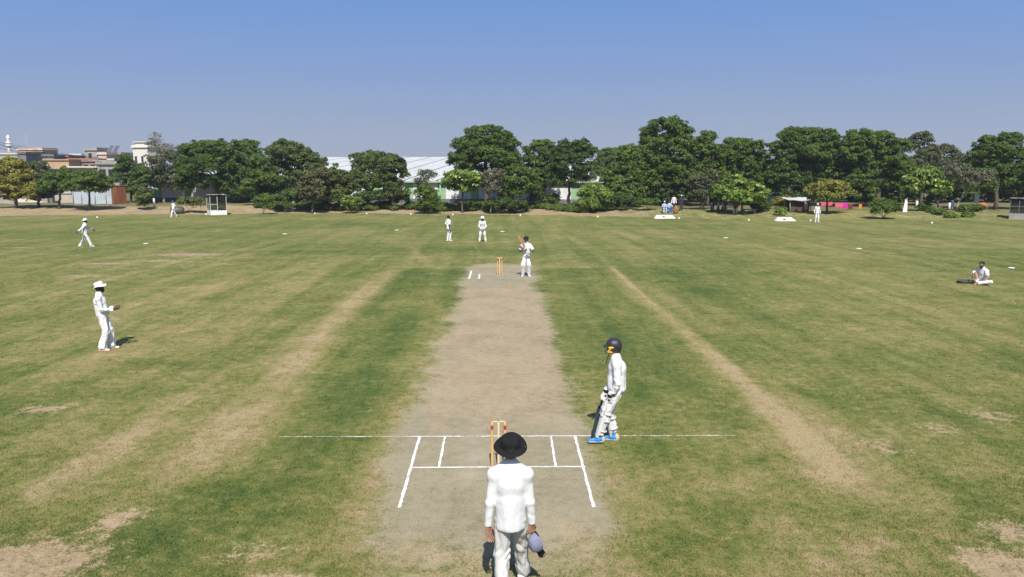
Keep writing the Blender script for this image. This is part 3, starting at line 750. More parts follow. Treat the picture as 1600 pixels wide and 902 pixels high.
# ------------------------------------------------------------------ buildings and things along the edge of the ground
WHITE_ROOF = plain('white_roof_sheet', (0.58, 0.58, 0.56), 0.5, 0.08, 0.6, 0.1, 30, stain=(0.42, 0.41, 0.38))
ROOF_GUTTER = plain('roof_gutter_grey', (0.13, 0.13, 0.125), 0.7, 0.2, 1.0)
WALL_WHITE = plain('white_wall', (0.66, 0.67, 0.68), 0.85, 0.08, 1.5, 0.2, 20, stain=(0.38, 0.38, 0.37))
WALL_GREEN = plain('green_wall', (0.25, 0.42, 0.22), 0.8, 0.12, 2.0, 0.1, 20)
TRIM_GREEN = plain('pale_green_trim', (0.36, 0.48, 0.36), 0.7, 0.1, 2.0)
PLINTH = plain('grey_plinth', (0.15, 0.15, 0.155), 0.95, 0.3, 2.0, 0.3, 20)
CONCRETE = plain('weathered_concrete', (0.33, 0.31, 0.28), 0.95, 0.2, 1.2, 0.3, 15, stain=(0.19, 0.175, 0.155))
CONC_DARK = plain('dark_concrete', (0.17, 0.165, 0.165), 0.95, 0.25, 1.2, 0.3, 15)
BEIGE = plain('beige_plaster', (0.43, 0.38, 0.31), 0.9, 0.12, 0.9, 0.2, 15, stain=(0.30, 0.26, 0.21))
TAN = plain('tan_plaster', (0.46, 0.305, 0.185), 0.9, 0.12, 0.5, 0.2, 10, stain=(0.36, 0.23, 0.14))
BRICK = plain('bare_brick', (0.30, 0.165, 0.115), 0.95, 0.25, 1.2, 0.3, 12, stain=(0.22, 0.16, 0.13))
PINKW = plain('pink_plaster', (0.55, 0.37, 0.31), 0.9, 0.1, 0.8)
MAUVE = plain('mauve_plaster', (0.36, 0.26, 0.26), 0.9, 0.15, 0.8)
CREAM = plain('cream_wall', (0.66, 0.62, 0.54), 0.9, 0.1, 0.6, 0.1, 10, stain=(0.48, 0.44, 0.37))
PALE_BLUE = plain('pale_blue_sheet', (0.40, 0.45, 0.50), 0.6, 0.12, 1.0, 0.15, 20, stain=(0.28, 0.31, 0.34))
PALE_BLUE_WALL = plain('pale_blue_plaster', (0.50, 0.56, 0.62), 0.85, 0.1, 0.8)
RUST = plain('rust_paint', (0.27, 0.10, 0.045), 0.75, 0.22, 3.0, 0.3, 20, stain=(0.20, 0.075, 0.04))
DARK_GLASS = plain('dark_window', (0.025, 0.03, 0.035), 0.15, 0.2, 2.0)
STEEL = plain('grey_steel', (0.34, 0.34, 0.34), 0.5, 0.1, 4.0, metal=0.4)
WHITE_PAINT = plain('white_paint', (0.76, 0.76, 0.74), 0.55, 0.06, 5.0, stain=(0.55, 0.53, 0.48))
BLACK = plain('black_rubber', (0.02, 0.02, 0.022), 0.7, 0.2, 8.0)
SOLAR = plain('solar_cells', (0.085, 0.095, 0.12), 0.2, 0.15, 3.0)
DARK_RED = plain('dark_red_paint', (0.16, 0.03, 0.025), 0.6, 0.25, 6.0)
IRON = plain('worn_iron', (0.11, 0.105, 0.10), 0.6, 0.3, 6.0, 0.2, 30, metal=0.3)
BROWN_WALL = plain('brown_boards', (0.10, 0.065, 0.05), 0.9, 0.3, 3.0, 0.3, 20)
PINK_CLOTH = plain('pink_cloth', (0.62, 0.10, 0.16), 0.9, 0.2, 5.0)
MAGENTA_CLOTH = plain('magenta_cloth', (0.50, 0.03, 0.28), 0.9, 0.25, 5.0)
ORANGE_CLOTH = plain('orange_cloth', (0.72, 0.25, 0.03), 0.9, 0.25, 5.0)
RED_CLOTH = plain('red_cloth', (0.42, 0.035, 0.03), 0.9, 0.2, 5.0)
TERRACOTTA = plain('terracotta', (0.36, 0.13, 0.06), 0.85, 0.2, 5.0)
def glass_mat():
    m, nt, b = new_mat('booth_glass')
    b.inputs['Base Color'].default_value = (0.04, 0.05, 0.05, 1)
    b.inputs['Roughness'].default_value = 0.08
    tr = NN(nt, 'ShaderNodeBsdfTransparent', {'Color': (0.75, 0.8, 0.78, 1)})
    mx = NN(nt, 'ShaderNodeMixShader', {0: 0.80, 1: b.outputs[0], 2: tr.outputs[0]})
    nt.links.new(mx.outputs[0], nt.nodes['Material Output'].inputs[0])
    return m
GLASS = glass_mat()

def warehouse():
    R = at(946, 320, 99); base = Vector((R[0], 99, float(ground_z(R[0], 99)) - 0.05))
    root = tag(empty('warehouse', base, -math.radians(7.0)), 'long low warehouse with a white sheet roof and green and white wall bays', 'warehouse')
    H, S, RUN, L, HIP = 2.95, 0.066, 57.0, 64.0, 14.0
    def zr(y): return H + S * y
    bay = 4.37
    k = 0; x = 0.0
    while x > -L + 0.1:
        xb, xa = x - 0.16, max(-L, x - bay + 0.16)
        if k == 0: xb = 0.0
        ya, yb = min(RUN, -xa * RUN / HIP), min(RUN, -xb * RUN / HIP)
        pts = [(xb, -0.5), (xb, max(yb, -0.49)), (xa, ya), (xa, -0.5)]
        if -xa > HIP > -xb: pts.insert(2, (-HIP, RUN))
        mb = MB(); n = len(pts)
        V = [(p[0], p[1], zr(p[1])) for p in pts] + [(p[0], p[1], zr(p[1]) - 0.12) for p in pts]
        F = [tuple(range(n)), tuple(range(2 * n - 1, n - 1, -1))] + [(i, i + n, (i + 1) % n + n, (i + 1) % n) for i in range(n)]
        mb.add(V, F)
        mb.build('roof_panel', WHITE_ROOF, root)
        if xa > -L:
            g0, g1 = xa - 0.31, xa - 0.01
            yg = min(RUN, -xa * RUN / HIP)
            mb = MB(); mb.add([(g0, -0.5, zr(-0.5) - 0.05), (g1, -0.5, zr(-0.5) - 0.05), (g1, yg, zr(yg) - 0.05), (g0, yg, zr(yg) - 0.05),
                               (g0, -0.5, zr(-0.5) - 0.15), (g1, -0.5, zr(-0.5) - 0.15), (g1, yg, zr(yg) - 0.15), (g0, yg, zr(yg) - 0.15)],
                              [(0, 1, 2, 3), (7, 6, 5, 4), (0, 4, 5, 1), (1, 5, 6, 2), (2, 6, 7, 3), (3, 7, 4, 0)])
            mb.build('gutter', ROOF_GUTTER, root)
        x -= bay; k += 1
    mb = MB()
    zt = zr(RUN)
    mb.add([(0, -0.5, H - 0.05), (0, 2 * RUN, H - 0.05), (-HIP, RUN, zt)], [(0, 1, 2)])
    mb.add([(-HIP, RUN, zt), (0, 2 * RUN, H - 0.05), (-L, 2 * RUN, H - 0.05), (-L, RUN, zt)], [(0, 1, 2, 3)])
    mb.build('roof_slope', WHITE_ROOF, root)
    mb = MB(); mb.box(-L, 0.05, -0.56, -0.40, H - 0.32, H - 0.17); mb.build('eave_trim', TRIM_GREEN, root)
    # wall bays
    x = -0.02; i = 0
    while x > -L + 1:
        a = max(-L, x - 3.35)
        MB().box(a + 0.02, x, 0.0, 0.3, 0.5, H - 0.17).build('wall_panel', WALL_WHITE, root)
        b = max(-L, a - 1.0)
        MB().box(b, a - 0.02, 0.05, 0.3, 0.5, H - 0.17).build('wall_panel', WALL_GREEN, root)
        x = b - 0.02
    MB().box(-L, 0.02, -0.06, 0.32, -0.3, 0.497).build('plinth', PLINTH, root)
    MB().box(-0.3, -0.02, 0.31, 2 * RUN - 0.5, -0.3, H - 0.1).build('side_wall', WALL_WHITE, root)
    mb = MB(); mb.tube([(0.3 - 12.2 - 9.6, -0.25, 0), (0.3 - 12.2 - 9.6, -0.25, H - 0.2)], 0.07); mb.build('drain_pipe', TRIM_GREEN, root)
warehouse()

def house(px0, px1, ytop, D, mat, label, cat='building', dep=8.0, wins=(), slab=None, yaw=0.0, group='buildings of the town beyond the left trees', win_mat=None, parapet=0.5, ybase=None):
    a, b = at(px0, ytop, D), at(px1, ytop, D)
    cx = (a[0] + b[0]) / 2; w = b[0] - a[0]; zt = a[2]
    g = float(ground_z(cx, D)) - 0.2 if ybase is None else at(px0, ybase, D)[2]
    h = zt - g
    root = tag(empty('building' if cat == 'building' else cat, (cx, D, g), yaw), label, cat, group)
    MB().box(-w / 2, w / 2, 0, dep, 0, h - 0.25).build('wall', mat, root)
    sm = slab or mat
    MB().box(-w / 2 - 0.25, w / 2 + 0.25, -0.3, dep + 0.3, h - 0.247, h).build('roof_slab', sm, root)
    if parapet:
        mb = MB(); mb.box(-w / 2 - 0.1, w / 2 + 0.1, -0.15, 0.05, h + 0.003, h + parapet); mb.box(-w / 2 - 0.1, -w / 2 + 0.1, 0.053, dep, h + 0.003, h + parapet)
        mb.box(w / 2 - 0.1, w / 2 + 0.1, 0.053, dep, h + 0.003, h + parapet)
        mb.build('parapet', mat, root)
    for (u, v, ww, wh) in wins:      # u, v as shares of width / metres below the roof
        x0 = -w / 2 + u * w
        f = MB().box(x0 - 0.08, x0 + ww + 0.08, -0.06, 0.02, h - v - wh - 0.08, h - v + 0.08).build('window', sm, root)
        MB().box(x0, x0 + ww, -0.075, -0.055, h - v - wh, h - v).build('pane', win_mat or DARK_GLASS, f)
    return root

# far town, left
house(28, 66, 233, 235, TAN, 'flat-roofed tan upper storey beside the minaret', wins=[(0.65, 1.0, 1.1, 1.4)], slab=CREAM, parapet=0.4)
house(41, 68, 241, 215, TAN, 'tan block with a white roof ledge left of the orange wall', slab=CREAM, parapet=0, wins=[(0.2, 1.2, 1.2, 1.4), (0.6, 1.2, 1.2, 1.4)])
house(-30, 27, 240, 225, CONCRETE, 'grey concrete house at the foot of the minaret', slab=CREAM, wins=[(0.6, 1.0, 1.2, 1.3), (0.8, 1.0, 1.2, 1.3)])
house(28, 40, 239, 205, CONC_DARK, 'dark grey block between two tan houses', parapet=0.3)
house(66, 84, 243, 200, CONC_DARK, 'dark low block right of the white ledge', parapet=0.3)
house(84, 107, 244, 205, BRICK, 'brick house with an orange top edge', slab=TERRACOTTA, parapet=0.3)
house(69, 107, 249, 175, TAN, 'wide blank orange-tan wall rising above the small trees', parapet=0, slab=TAN)
house(108, 127, 243, 240, PALE_BLUE_WALL, 'pale blue house in the middle of the town', slab=WHITE_PAINT, wins=[(0.15, 1.2, 0.9, 1.2), (0.5, 1.2, 0.9, 1.2)])
house(106, 150, 251, 180, BRICK, 'long unplastered brick house with dark openings', slab=CONCRETE, wins=[(0.08, 0.9, 1.0, 1.2), (0.3, 0.9, 1.0, 1.2), (0.55, 0.9, 1.0, 1.2), (0.8, 0.9, 1.0, 1.2)])
house(107, 151, 260, 150, CONC_DARK, 'low dark house under a long white ledge', slab=CREAM, parapet=0, wins=[(0.1, 0.7, 1.4, 1.0), (0.55, 0.7, 1.6, 1.0)])
house(132, 151, 234, 220, CONCRETE, 'raw concrete upper storey left of the pink house', wins=[(0.3, 1.0, 0.9, 1.3)], parapet=0.6)
house(153, 166, 240, 200, PINKW, 'pink house below the solar panels', slab=CREAM, wins=[(0.5, 1.3, 0.7, 1.2)], parapet=0.4)
house(166, 189, 241, 206, MAUVE, 'mauve house right of the pink one', slab=CONCRETE, wins=[(0.4, 1.2, 0.9, 1.2), (0.7, 1.2, 0.9, 1.2)], parapet=0.5)
house(148, 178, 248, 185, CREAM, 'cream house with a ledge in front of the pink house', slab=WHITE_PAINT, parapet=0, wins=[(0.2, 0.9, 1.2, 1.3), (0.65, 0.9, 1.0, 1.3)])
house(150, 184, 256, 150, CONCRETE, 'grey stepped concrete building above the pale blue fence', slab=CONC_DARK, parapet=0.7, wins=[(0.15, 1.1, 1.1, 1.2), (0.55, 1.1, 1.3, 1.2)])
house(60, 108, 262, 140, BEIGE, 'low beige house behind the small trees', slab=CONCRETE, parapet=0, wins=[(0.5, 0.6, 1.2, 1.0)])
tw = house(205, 232, 229, 165, CREAM, 'white tower house with small dark windows', slab=CREAM, parapet=0.3, dep=5, yaw=-0.25, wins=[(0.12, 2.0, 0.5, 0.9), (0.55, 2.0, 0.5, 1.2), (0.5, 4.2, 0.6, 0.9)])
a = at(207, 222, 165)
hh = a[2] - tw.location.z
mb = MB(); mb.box(-1.7, 0.6, 0.6, 3.2, hh - 0.9 + 0.3, hh - 0.05); mb.build('roof_room', CREAM, tw)
MB().box(-1.95, 1.5, 0.3, 3.5, hh - 0.047, hh + 0.12).build('roof_cover', CREAM, tw)

# minaret, mast, solar panels, pole, wires
def minaret():
    b = at(15, 240, 250); g = float(ground_z(b[0], 250)); zt = at(15, 211, 250)[2]
    root = tag(empty('minaret', (b[0], 250, g)), 'white minaret with ringed balconies and a small dome', 'minaret')
    h = zt - g; r = 0.46
    MB().lathe([(0.001, 0), (r * 1.2, 0), (r * 1.05, h * 0.75), (r, h * 0.8), (0.001, h * 0.8)], 20).build('shaft', CREAM, root)
    for z, rr in ((h * 0.745, 0.92), (h * 0.805, 0.8)):
        MB().lathe([(0.6, z), (rr * 0.8, z + 0.05), (rr, z + 0.35), (rr, z + 0.75), (rr * 0.9, z + 0.75), (rr * 0.9, z + 0.45), (0.6, z + 0.45)], 20).build('balcony', WHITE_PAINT, root)
    MB().lathe([(0.001, h * 0.80), (0.42, h * 0.80), (0.42, h * 0.93), (0.001, h * 0.93)], 16).build('lantern', CREAM, root)
    MB().lathe([(0.62, h * 0.925), (0.62, h * 0.935)] + [(0.48 * math.cos(t), h * 0.935 + 1.0 * math.sin(t)) for t in np.linspace(0, 1.5, 7)] + [(0.001, h)], 18).build('dome', WHITE_PAINT, root)
minaret()
def mast():
    b = at(42, 236, 240); g = float(ground_z(b[0], 240)); z0 = at(42, 236, 240)[2]; zt = at(42, 199, 240)[2]
    root = tag(empty('antenna_mast', (b[0], 240, g)), 'thin lattice antenna mast above the tan houses', 'mast')
    mb = MB(); h = zt - g; s = 0.22
    for i in range(3):
        t = i * 2.094
        mb.tube([(s * 1.6 * math.cos(t), s * 1.6 * math.sin(t), 0), (s * math.cos(t), s * math.sin(t), h)], 0.035, 5)
    mb.build('mast_leg', STEEL, root)
    mb = MB(); n = 26
    for k in range(n):
        t, u = k * 2.094, (k + 1) * 2.094
        mb.tube([(s * 1.2 * math.cos(t), s * 1.2 * math.sin(t), h * k / n), (s * 1.2 * math.cos(u), s * 1.2 * math.sin(u), h * (k + 1) / n)], 0.022, 4)
    mb.build('bracing', STEEL, root)
    MB().box(-1.0, 1.0, -0.05, 0.05, h - 0.5, h - 0.4).build('aerial', STEEL, root)
mast()
for cx, lab in ((169, 'left solar panel tilted on the roof of the pink house'), (178, 'right solar panel tilted on the roof of the pink house')):
    p = at(cx, 238.5, 203)
    root = tag(empty('solar_panel', (p[0], 203, p[2] - 0.1)), lab, 'solar panel', 'solar panels on the pink house')
    sk = Matrix(((1, 0, 0.42, 0), (0, 1, 0.45, 0), (0, 0, 1, 0), (0, 0, 0, 1)))
    f = MB().box(-0.58, 0.58, -0.03, 0.03, 0.0, 1.95, sk).build('panel_frame', STEEL, root)
    mb = MB()
    for i in range(2):
        for j in range(4):
            mb.box(-0.54 + i * 0.55, -0.01 + i * 0.55, -0.045, -0.033, 0.05 + j * 0.475, 0.49 + j * 0.475, sk)
    mb.build('solar_cells', SOLAR, f)
    mb = MB(); mb.tube([(0.5, 0.85, 1.4), (0.1, 1.4, 0)], 0.04, 6); mb.tube([(0, 0, 0.02), (0, 1.4, 0.0)], 0.04, 6); mb.build('stand', STEEL, root)
up = on_ground(159, 150); zt = at(159, 247, 150)[2]
root = tag(empty('utility_pole', up), 'thin grey utility pole in front of the stepped grey building', 'utility pole')
MB().tube([(0, 0, 0), (0, 0, zt - up.z)], [0.14, 0.09], 10).build('pole', CONCRETE, root)
MB().box(-0.9, 0.9, -0.06, 0.06, zt - up.z - 0.5, zt - up.z - 0.38).build('cross_arm', STEEL, root)
for i, (y0, y1, x1, lab) in enumerate([(214, 245, 135, 'topmost overhead wire crossing the minaret'), (222, 246, 130, 'second overhead wire crossing below the minaret balcony'), (226, 252, 140, 'third overhead wire in front of the tan houses'), (218, 249, 159, 'overhead wire running to the grey pole')]):
    A, B = at(-90, y0 - 14, 120), at(x1 if i < 3 else 159, y1, 149.9)
    if i < 3: B = at(150 + i * 4, y1 + 1, 149.8)
    pts = []
    for k in range(19):
        t = k / 18
        p = A * (1 - t) + B * t
        pts.append((p[0], p[1], p[2] - 1.3 * 4 * t * (1 - t) * 0.5))
    tag(MB().tube(pts, 0.028, 5).build('overhead_wire', BLACK, None), lab, 'wire', 'overhead wires at the far left')

# compound walls on the left
def wall_thing(px0, px1, ytop, D, mat, label, thick=0.25, cap=None):
    a, b = at(px0, ytop, D), at(px1, ytop, D)
    g = float(ground_z((a[0] + b[0]) / 2, D)) - 0.15
    root = tag(empty('compound_wall', ((a[0] + b[0]) / 2, D, g)), label, 'wall', 'walls along the left edge')
    w = b[0] - a[0]
    MB().box(-w / 2, w / 2, 0, thick, 0, a[2] - g).build('wall', mat, root)
    MB().box(-w / 2 - 0.04, w / 2 + 0.04, -0.05, thick + 0.05, a[2] - g + 0.002, a[2] - g + 0.12).build('coping', cap or mat, root)
    return root
wall_thing(-40, 21, 305, 101, CONCRETE, 'grey compound wall behind the yellow-green tree')
wall_thing(22, 66, 309, 104, CREAM, 'low pale wall between the yellow-green and grey-green trees')
wall_thing(66, 73, 303, 100, CONCRETE, 'left concrete gate pillar by the dark bent tree', 0.6)
wall_thing(75, 81, 304, 100.5, CONC_DARK, 'right, darker gate pillar by the dark bent tree', 0.6)
wall_thing(82, 113, 304, 102, BEIGE, 'beige wall behind the bent bare trunk', cap=CONC_DARK)
def sheet_fence():
    D = 100
    root = None
    xs = [114, 127, 148, 165, 176]
    p = on_ground(145, D)
    root = tag(empty('sheet_fence', p), 'pale blue sheet fence left of the rust-coloured cabin', 'fence')
    for i in range(4):
        a, b = at(xs[i], 300 - i * 1.6, D), at(xs[i + 1], 298.5 - i * 1.6, D)
        x0, x1, z1 = a[0] - p.x + 0.02, b[0] - p.x - 0.02, a[2] - p.z
        n = max(6, int((x1 - x0) / 0.14)); V, F = [], []
        for k in range(n + 1):
            x = x0 + (x1 - x0) * k / n; y = 0.025 * (k % 2) - 0.03 * (i % 2)
            for yy in (y, y + 0.02): V += [(x, yy, -0.1), (x, yy, z1)]
        for k in range(n):
            o = 4 * k
            F += [(o, o + 4, o + 5, o + 1), (o + 2, o + 3, o + 7, o + 6), (o + 1, o + 5, o + 7, o + 3)]
        mb = MB(); mb.add(V, F); mb.build('sheet_panel', PALE_BLUE, root)
    for x in xs[:-1]:
        q = at(x, 300, D); MB().tube([(q[0] - p.x, -0.08, -0.1), (q[0] - p.x, -0.08, q[2] - p.z + 0.1)], 0.04, 8).build('post', STEEL, root)
sheet_fence()
def cabin():
    D = 98.5
    p = on_ground(181, D); zt = at(181, 291, D)[2]; h = zt - p.z
    root = tag(empty('metal_cabin', p, math.radians(-24)), 'rust-coloured ribbed metal cabin beside the pale blue fence', 'container')
    MB().box(-0.55, 0.30, 0.0, 1.5, -0.1, h).build('body', RUST, root)
    for k in range(9):
        z = 0.12 + k * (h - 0.25) / 9
        MB().box(-0.50, 0.02, -0.045, -0.002, z, z + 0.10).build('rib', RUST, root)
    for k in range(6):
        y = 0.1 + k * 0.24
        MB().box(0.302, 0.35, y, y + 0.12, 0.1, h - 0.12).build('side_rib', RUST, root)
    for x in (0.08, 0.24):
        MB().tube([(x, -0.05, 0.1), (x, -0.05, h - 0.1)], 0.025, 6).build('lock_bar', IRON, root)
    MB().box(-0.60, 0.37, -0.05, 1.55, h + 0.002, h + 0.07).build('roof', RUST, root)
cabin()

# glass booths
def booth(px, D, yaw, label, upper, base_mat, w=1.72, h=2.15, post_mat=None):
    post_mat = post_mat or CREAM
    p = on_ground(px, D)
    root = tag(empty('scorer_booth', p, yaw), label, 'booth', 'glazed booths at the edge of the field')
    s = w / 2
    faces = [(Matrix.Rotation(a, 4, 'Z')) for a in (0, math.pi / 2, math.pi, -math.pi / 2)]
    for i, M in enumerate(faces):
        MB().box(-s + 0.002, s - 0.002, -s, -s + 0.05, 0.0 - 0.1, 0.5, M).build('base_panel', base_mat, root)
        MB().box(-s + 0.05, s - 0.05, -s + 0.012, -s + 0.022, 0.503, h - 0.06, M).build('glass_pane', GLASS, root)
        MB().box(-s - 0.01, -s + 0.035, -s - 0.01, -s + 0.035, -0.1, h, M).build('corner_post', post_mat, root)
        for z in (0.52, 1.15):
            MB().box(-s + 0.047, (s - 0.024) if z > 1.2 or i % 2 else -0.1, -s - 0.012, -s + 0.008, z, z + 0.045, M).build('rail', post_mat, root)
        MB().box(-0.12, -0.07, -s - 0.008, -s + 0.006, 0.57, h - 0.082, M).build('mullion', post_mat, root)
        if i == upper: MB().box(-s + 0.05, s - 0.05, -s - 0.006, -s + 0.010, h - 0.62, h - 0.09, M).build('blind', BEIGE, root)
    rs = np.random.RandomState(3)
    mb = MB(); n = 8
    V = []
    for j in range(n + 1):
        for i in range(n + 1):
            V.append((-s - 0.12 + (w + 0.24) * i / n, -s - 0.12 + (w + 0.24) * j / n, h + 0.06 + rs.uniform(-0.03, 0.03)))
    F = [(j * (n + 1) + i, j * (n + 1) + i + 1, (j + 1) * (n + 1) + i + 1, (j + 1) * (n + 1) + i) for j in range(n) for i in range(n)]
    mb.add(V, F); mb.add([(v[0], v[1], h + 0.001) for v in V], [f[::-1] for f in F]); mb.build('roof', CONCRETE, root)
    MB().box(-0.45, 0.45, -0.2, 0.3, 0.0, 0.72).build('table', CONC_DARK, root)
    return root
booth(339, 85.5, math.radians(32), 'glazed booth with a white base beside the roller', 1, WHITE_PAINT)
booth(1594, 74, math.radians(55), 'grey glazed booth half cut off by the right picture edge', 1, CONCRETE, 1.7, 1.9, CONC_DARK)

def roller():
    p = hit(277, 334.5)
    root = tag(empty('pitch_roller', p, math.radians(16)), 'heavy iron pitch roller with dark red ends behind the walking man', 'roller')
    r = 0.40
    M = Matrix.Translation((0, 0, r)) @ Matrix.Rotation(math.pi / 2, 4, 'Y')
    MB().lathe([(0.001, -0.62), (r * 0.8, -0.62), (r, -0.58), (r, 0.58), (r * 0.8, 0.62), (0.001, 0.62)], 28, M).build('drum', IRON, root)
    for s in (-1, 1):
        mb = MB(); mb.lathe([(0.05, 0.625 * s), (r * 0.94, 0.625 * s), (r * 0.94, 0.655 * s), (0.05, 0.655 * s)], 24, M)
        e = mb.build('end_plate', DARK_RED, root)
        mb = MB()
        for k in range(6):
            t = k * math.pi / 3
            mb.box(-0.03, 0.03, 0.06, r * 0.88, -0.012, 0.012, M @ Matrix.Translation((0, 0, 0.665 * s)) @ Matrix.Rotation(t, 4, 'Z'))
        mb.build('spoke', IRON, e)
    mb = MB()
    for s in (-1, 1): mb.tube([(0.72 * s, 0, r), (0.72 * s, 0.75, r + 0.1), (0.3 * s, 1.3, 0.75)], 0.03, 8)
    mb.tube([(-0.72, 0.75, r + 0.1), (0.72, 0.75, r + 0.1)], 0.03, 8); mb.tube([(-0.3, 1.3, 0.75), (0.3, 1.3, 0.75)], 0.03, 8)
    mb.build('handle', IRON, root)
    MB().box(-0.62, 0.62, 0.42, 0.72, r - 0.12, r + 0.12).build('weight_box', IRON, root)
roller()

# white boundary wedges, boundary markers and inner-circle discs
def wedge(px, py, wpx, label):
    p = hit(px, py); ppm = FPX / p.y; w = wpx / ppm / 2
    root = tag(empty('boundary_board', p), label, 'board', 'white wedge boards on the boundary')
    V = [(-w, -0.15, 0), (w, -0.15, 0), (w * 0.98, 0.75, 0), (-w * 0.98, 0.75, 0), (-w * 0.74, 0.45, 0.30), (w * 0.74, 0.45, 0.30)]
    MB().add(V, [(0, 1, 5, 4), (1, 2, 5), (2, 3, 4, 5), (3, 0, 4), (0, 3, 2, 1)])
    mb = MB(); mb.add(V, [(0, 1, 5, 4), (1, 2, 5), (2, 3, 4, 5), (3, 0, 4), (0, 3, 2, 1)]); mb.build('wedge', WHITE_PAINT, root)
    nrm = Vector((0, -0.30, 0.60)).normalized()
    M = Matrix.Translation(Vector((-w * 0.12, 0.14, 0.145)) + nrm * 0.006) @ nrm.to_track_quat('Z', 'Y').to_matrix().to_4x4()
    MB().lathe([(0.001, 0), (0.13, 0), (0.13, 0.012), (0.001, 0.012)], 20, M).build('dot', BLACK, root)
wedge(1039.5, 341.5, 33, 'white wedge board with a black dot in front of the seated spectators')
wedge(1228, 345.5, 31, 'white wedge board with a black dot left of the deep fielder')
def marker(px, py, label, r=0.09, h=0.16):
    p = hit(px, py)
    o = MB().lathe([(0.001, 0), (r, 0), (r, 0.03), (r * 0.72, h * 0.6), (r * 0.45, h * 0.92), (0.001, h)], 14).build('boundary_marker', WHITE_PAINT, None, p)
    tag(o, label, 'marker', 'white boundary markers')
for px, py, lab in [(152, 340.5, 'white boundary marker right of the striding fielder'), (322, 336, 'white boundary marker at the foot of the glass booth'), (492, 334.5, 'white boundary marker below the brown creeper-covered tree'),
                    (573, 335, 'white boundary marker below the tallest olive tree'), (642, 335.5, 'white boundary marker below the green wall panel'), (707.5, 336.5, 'white boundary marker above the short-sleeved fielder'),
                    (813, 337.5, 'white boundary marker below the dark middle shrub'), (934, 339.5, 'white boundary marker below the palm-like bush'), (1061, 342, 'white boundary marker right of the first wedge board'),
                    (1170, 345, 'white boundary marker below the big-leaved tree'), (1266.5, 346, 'white boundary marker at the feet of the deep fielder'), (1456, 349.5, 'white boundary marker below the reddish trunk')]:
    marker(px, py, lab)
def disc(px, py, label):
    p = hit(px, py); s = 0.11 + 0.0011 * p.y
    o = MB().lathe([(0.001, 0.005), (s, 0.005), (s * 0.95, 0.022), (s * 0.4, 0.035), (0.001, 0.037)], 18).build('fielding_disc', WHITE_PAINT, None, p)
    tag(o, label, 'disc', 'white discs of the inner circle')
for px, py, lab in [(228, 381, 'white disc on the grass right of the striding fielder'), (445, 366, 'white disc on the grass of the left outfield'), (620, 360, 'white disc on the grass left of the close fielders'),
                    (785, 362, 'white disc on the grass just right of the hatted slip'), (1134, 372, 'white disc on the grass of the middle right outfield'), (1342, 389, 'white disc on the grass between the deep fielder and the sitting man'), (1580, 419, 'white disc on the grass beside the sitting man')]:
    disc(px, py, lab)

# ---- under the right-hand trees
def shed():
    D = 81.5
    p = on_ground(1249, D); ppm = FPX / D
    root = tag(empty('shed', p), 'dark brown open shed with a ragged white roof sheet', 'shed')
    w = 2.1; h = at(1249, 314, D)[2] - p.z
    MB().box(-w / 2, w / 2, 1.3, 1.4, -0.1, h).build('back_wall', BROWN_WALL, root)
    for k in range(10):
        x = -w / 2 + k * w / 10
        MB().box(x + 0.01, x + w / 10 - 0.01, 0.02 + 0.01 * (k % 2), 0.06, 0.0, h * 0.95).build('board', BROWN_WALL, root)
    for x in (-w / 2 - 0.05, w / 2 + 0.05):
        for y in (-0.2, 1.45): MB().tube([(x, y, -0.1), (x, y, h + 0.05)], 0.05, 8).build('post', CONCRETE, root)
    rs = np.random.RandomState(8); mb = MB(); V = []; n = 9
    for j in range(3):
        for i in range(n + 1): V.append((-w / 2 - 0.3 + (w + 0.5) * i / n, -0.5 + j * 1.2, h + 0.05 + 0.12 * j + rs.uniform(-0.05, 0.06)))
    F = [(j * (n + 1) + i, j * (n + 1) + i + 1, (j + 1) * (n + 1) + i + 1, (j + 1) * (n + 1) + i) for j in range(2) for i in range(n)]
    mb.add(V, F); mb.add([(v[0], v[1], v[2] - 0.05) for v in V], [f[::-1] for f in F])
    mb.build('roof_sheet', WHITE_ROOF, root)
shed()
def hanging(name, px, y0, y1, wpx, D, mat, label, cat='cloth', tilt=0.0, taper=1.0, group=None):
    a, b = at(px, y0, D), at(px, y1, D); ppm = FPX / D; w = wpx / ppm / 2; h = a[2] - b[2]
    V, F = [], []; n, m = 10, 8; rs = np.random.RandomState(int(px))
    ph = rs.uniform(0, 6)
    for side in (0, 1):
        for j in range(m + 1):
            t = j / m; ww = w * (1 + (taper - 1) * t)
            for i in range(n + 1):
                u = i / n * 2 - 1
                V.append((u * ww + tilt * t * h, 0.05 * math.sin(u * 7 + ph) * (0.3 + t) + side * 0.02, -h * t - 0.05 * (1 - u * u) * (1 - t) + 0.04 * math.sin(u * 5 + ph) * t))
        o = side * (n + 1) * (m + 1)
        for j in range(m):
            for i in range(n):
                q = (o + j * (n + 1) + i, o + j * (n + 1) + i + 1, o + (j + 1) * (n + 1) + i + 1, o + (j + 1) * (n + 1) + i)
                F.append(q if side else q[::-1])
    mb = MB(); mb.add(V, F, True)
    return tag(mb.build(name, mat, None, Vector(a)), label, cat, group)
GC = 'cloths hung under the right-hand trees'
hanging('hanging_cloth', 1292, 315.5, 322, 17, 82.5, PINK_CLOTH, 'bright pink cloth hung under the pink-tipped tree', group=GC)
hanging('hanging_cloth', 1311, 317.5, 324, 12, 82.5, PINK_CLOTH, 'rose pink cloth next to the magenta one', group=GC)
hanging('hanging_cloth', 1320, 317, 326, 10, 83, MAGENTA_CLOTH, 'magenta cloth hung right of the pink-tipped tree', group=GC)
hanging('hanging_cloth', 1344.5, 319, 327, 5, 83, ORANGE_CLOTH, 'small orange cloth hung in the shade by the trunk', taper=0.5, group=GC)
hanging('hanging_cloth', 1260, 315, 328, 4.5, 81, PINKW, 'narrow pale pink strip hung at the right end of the shed', group=GC)
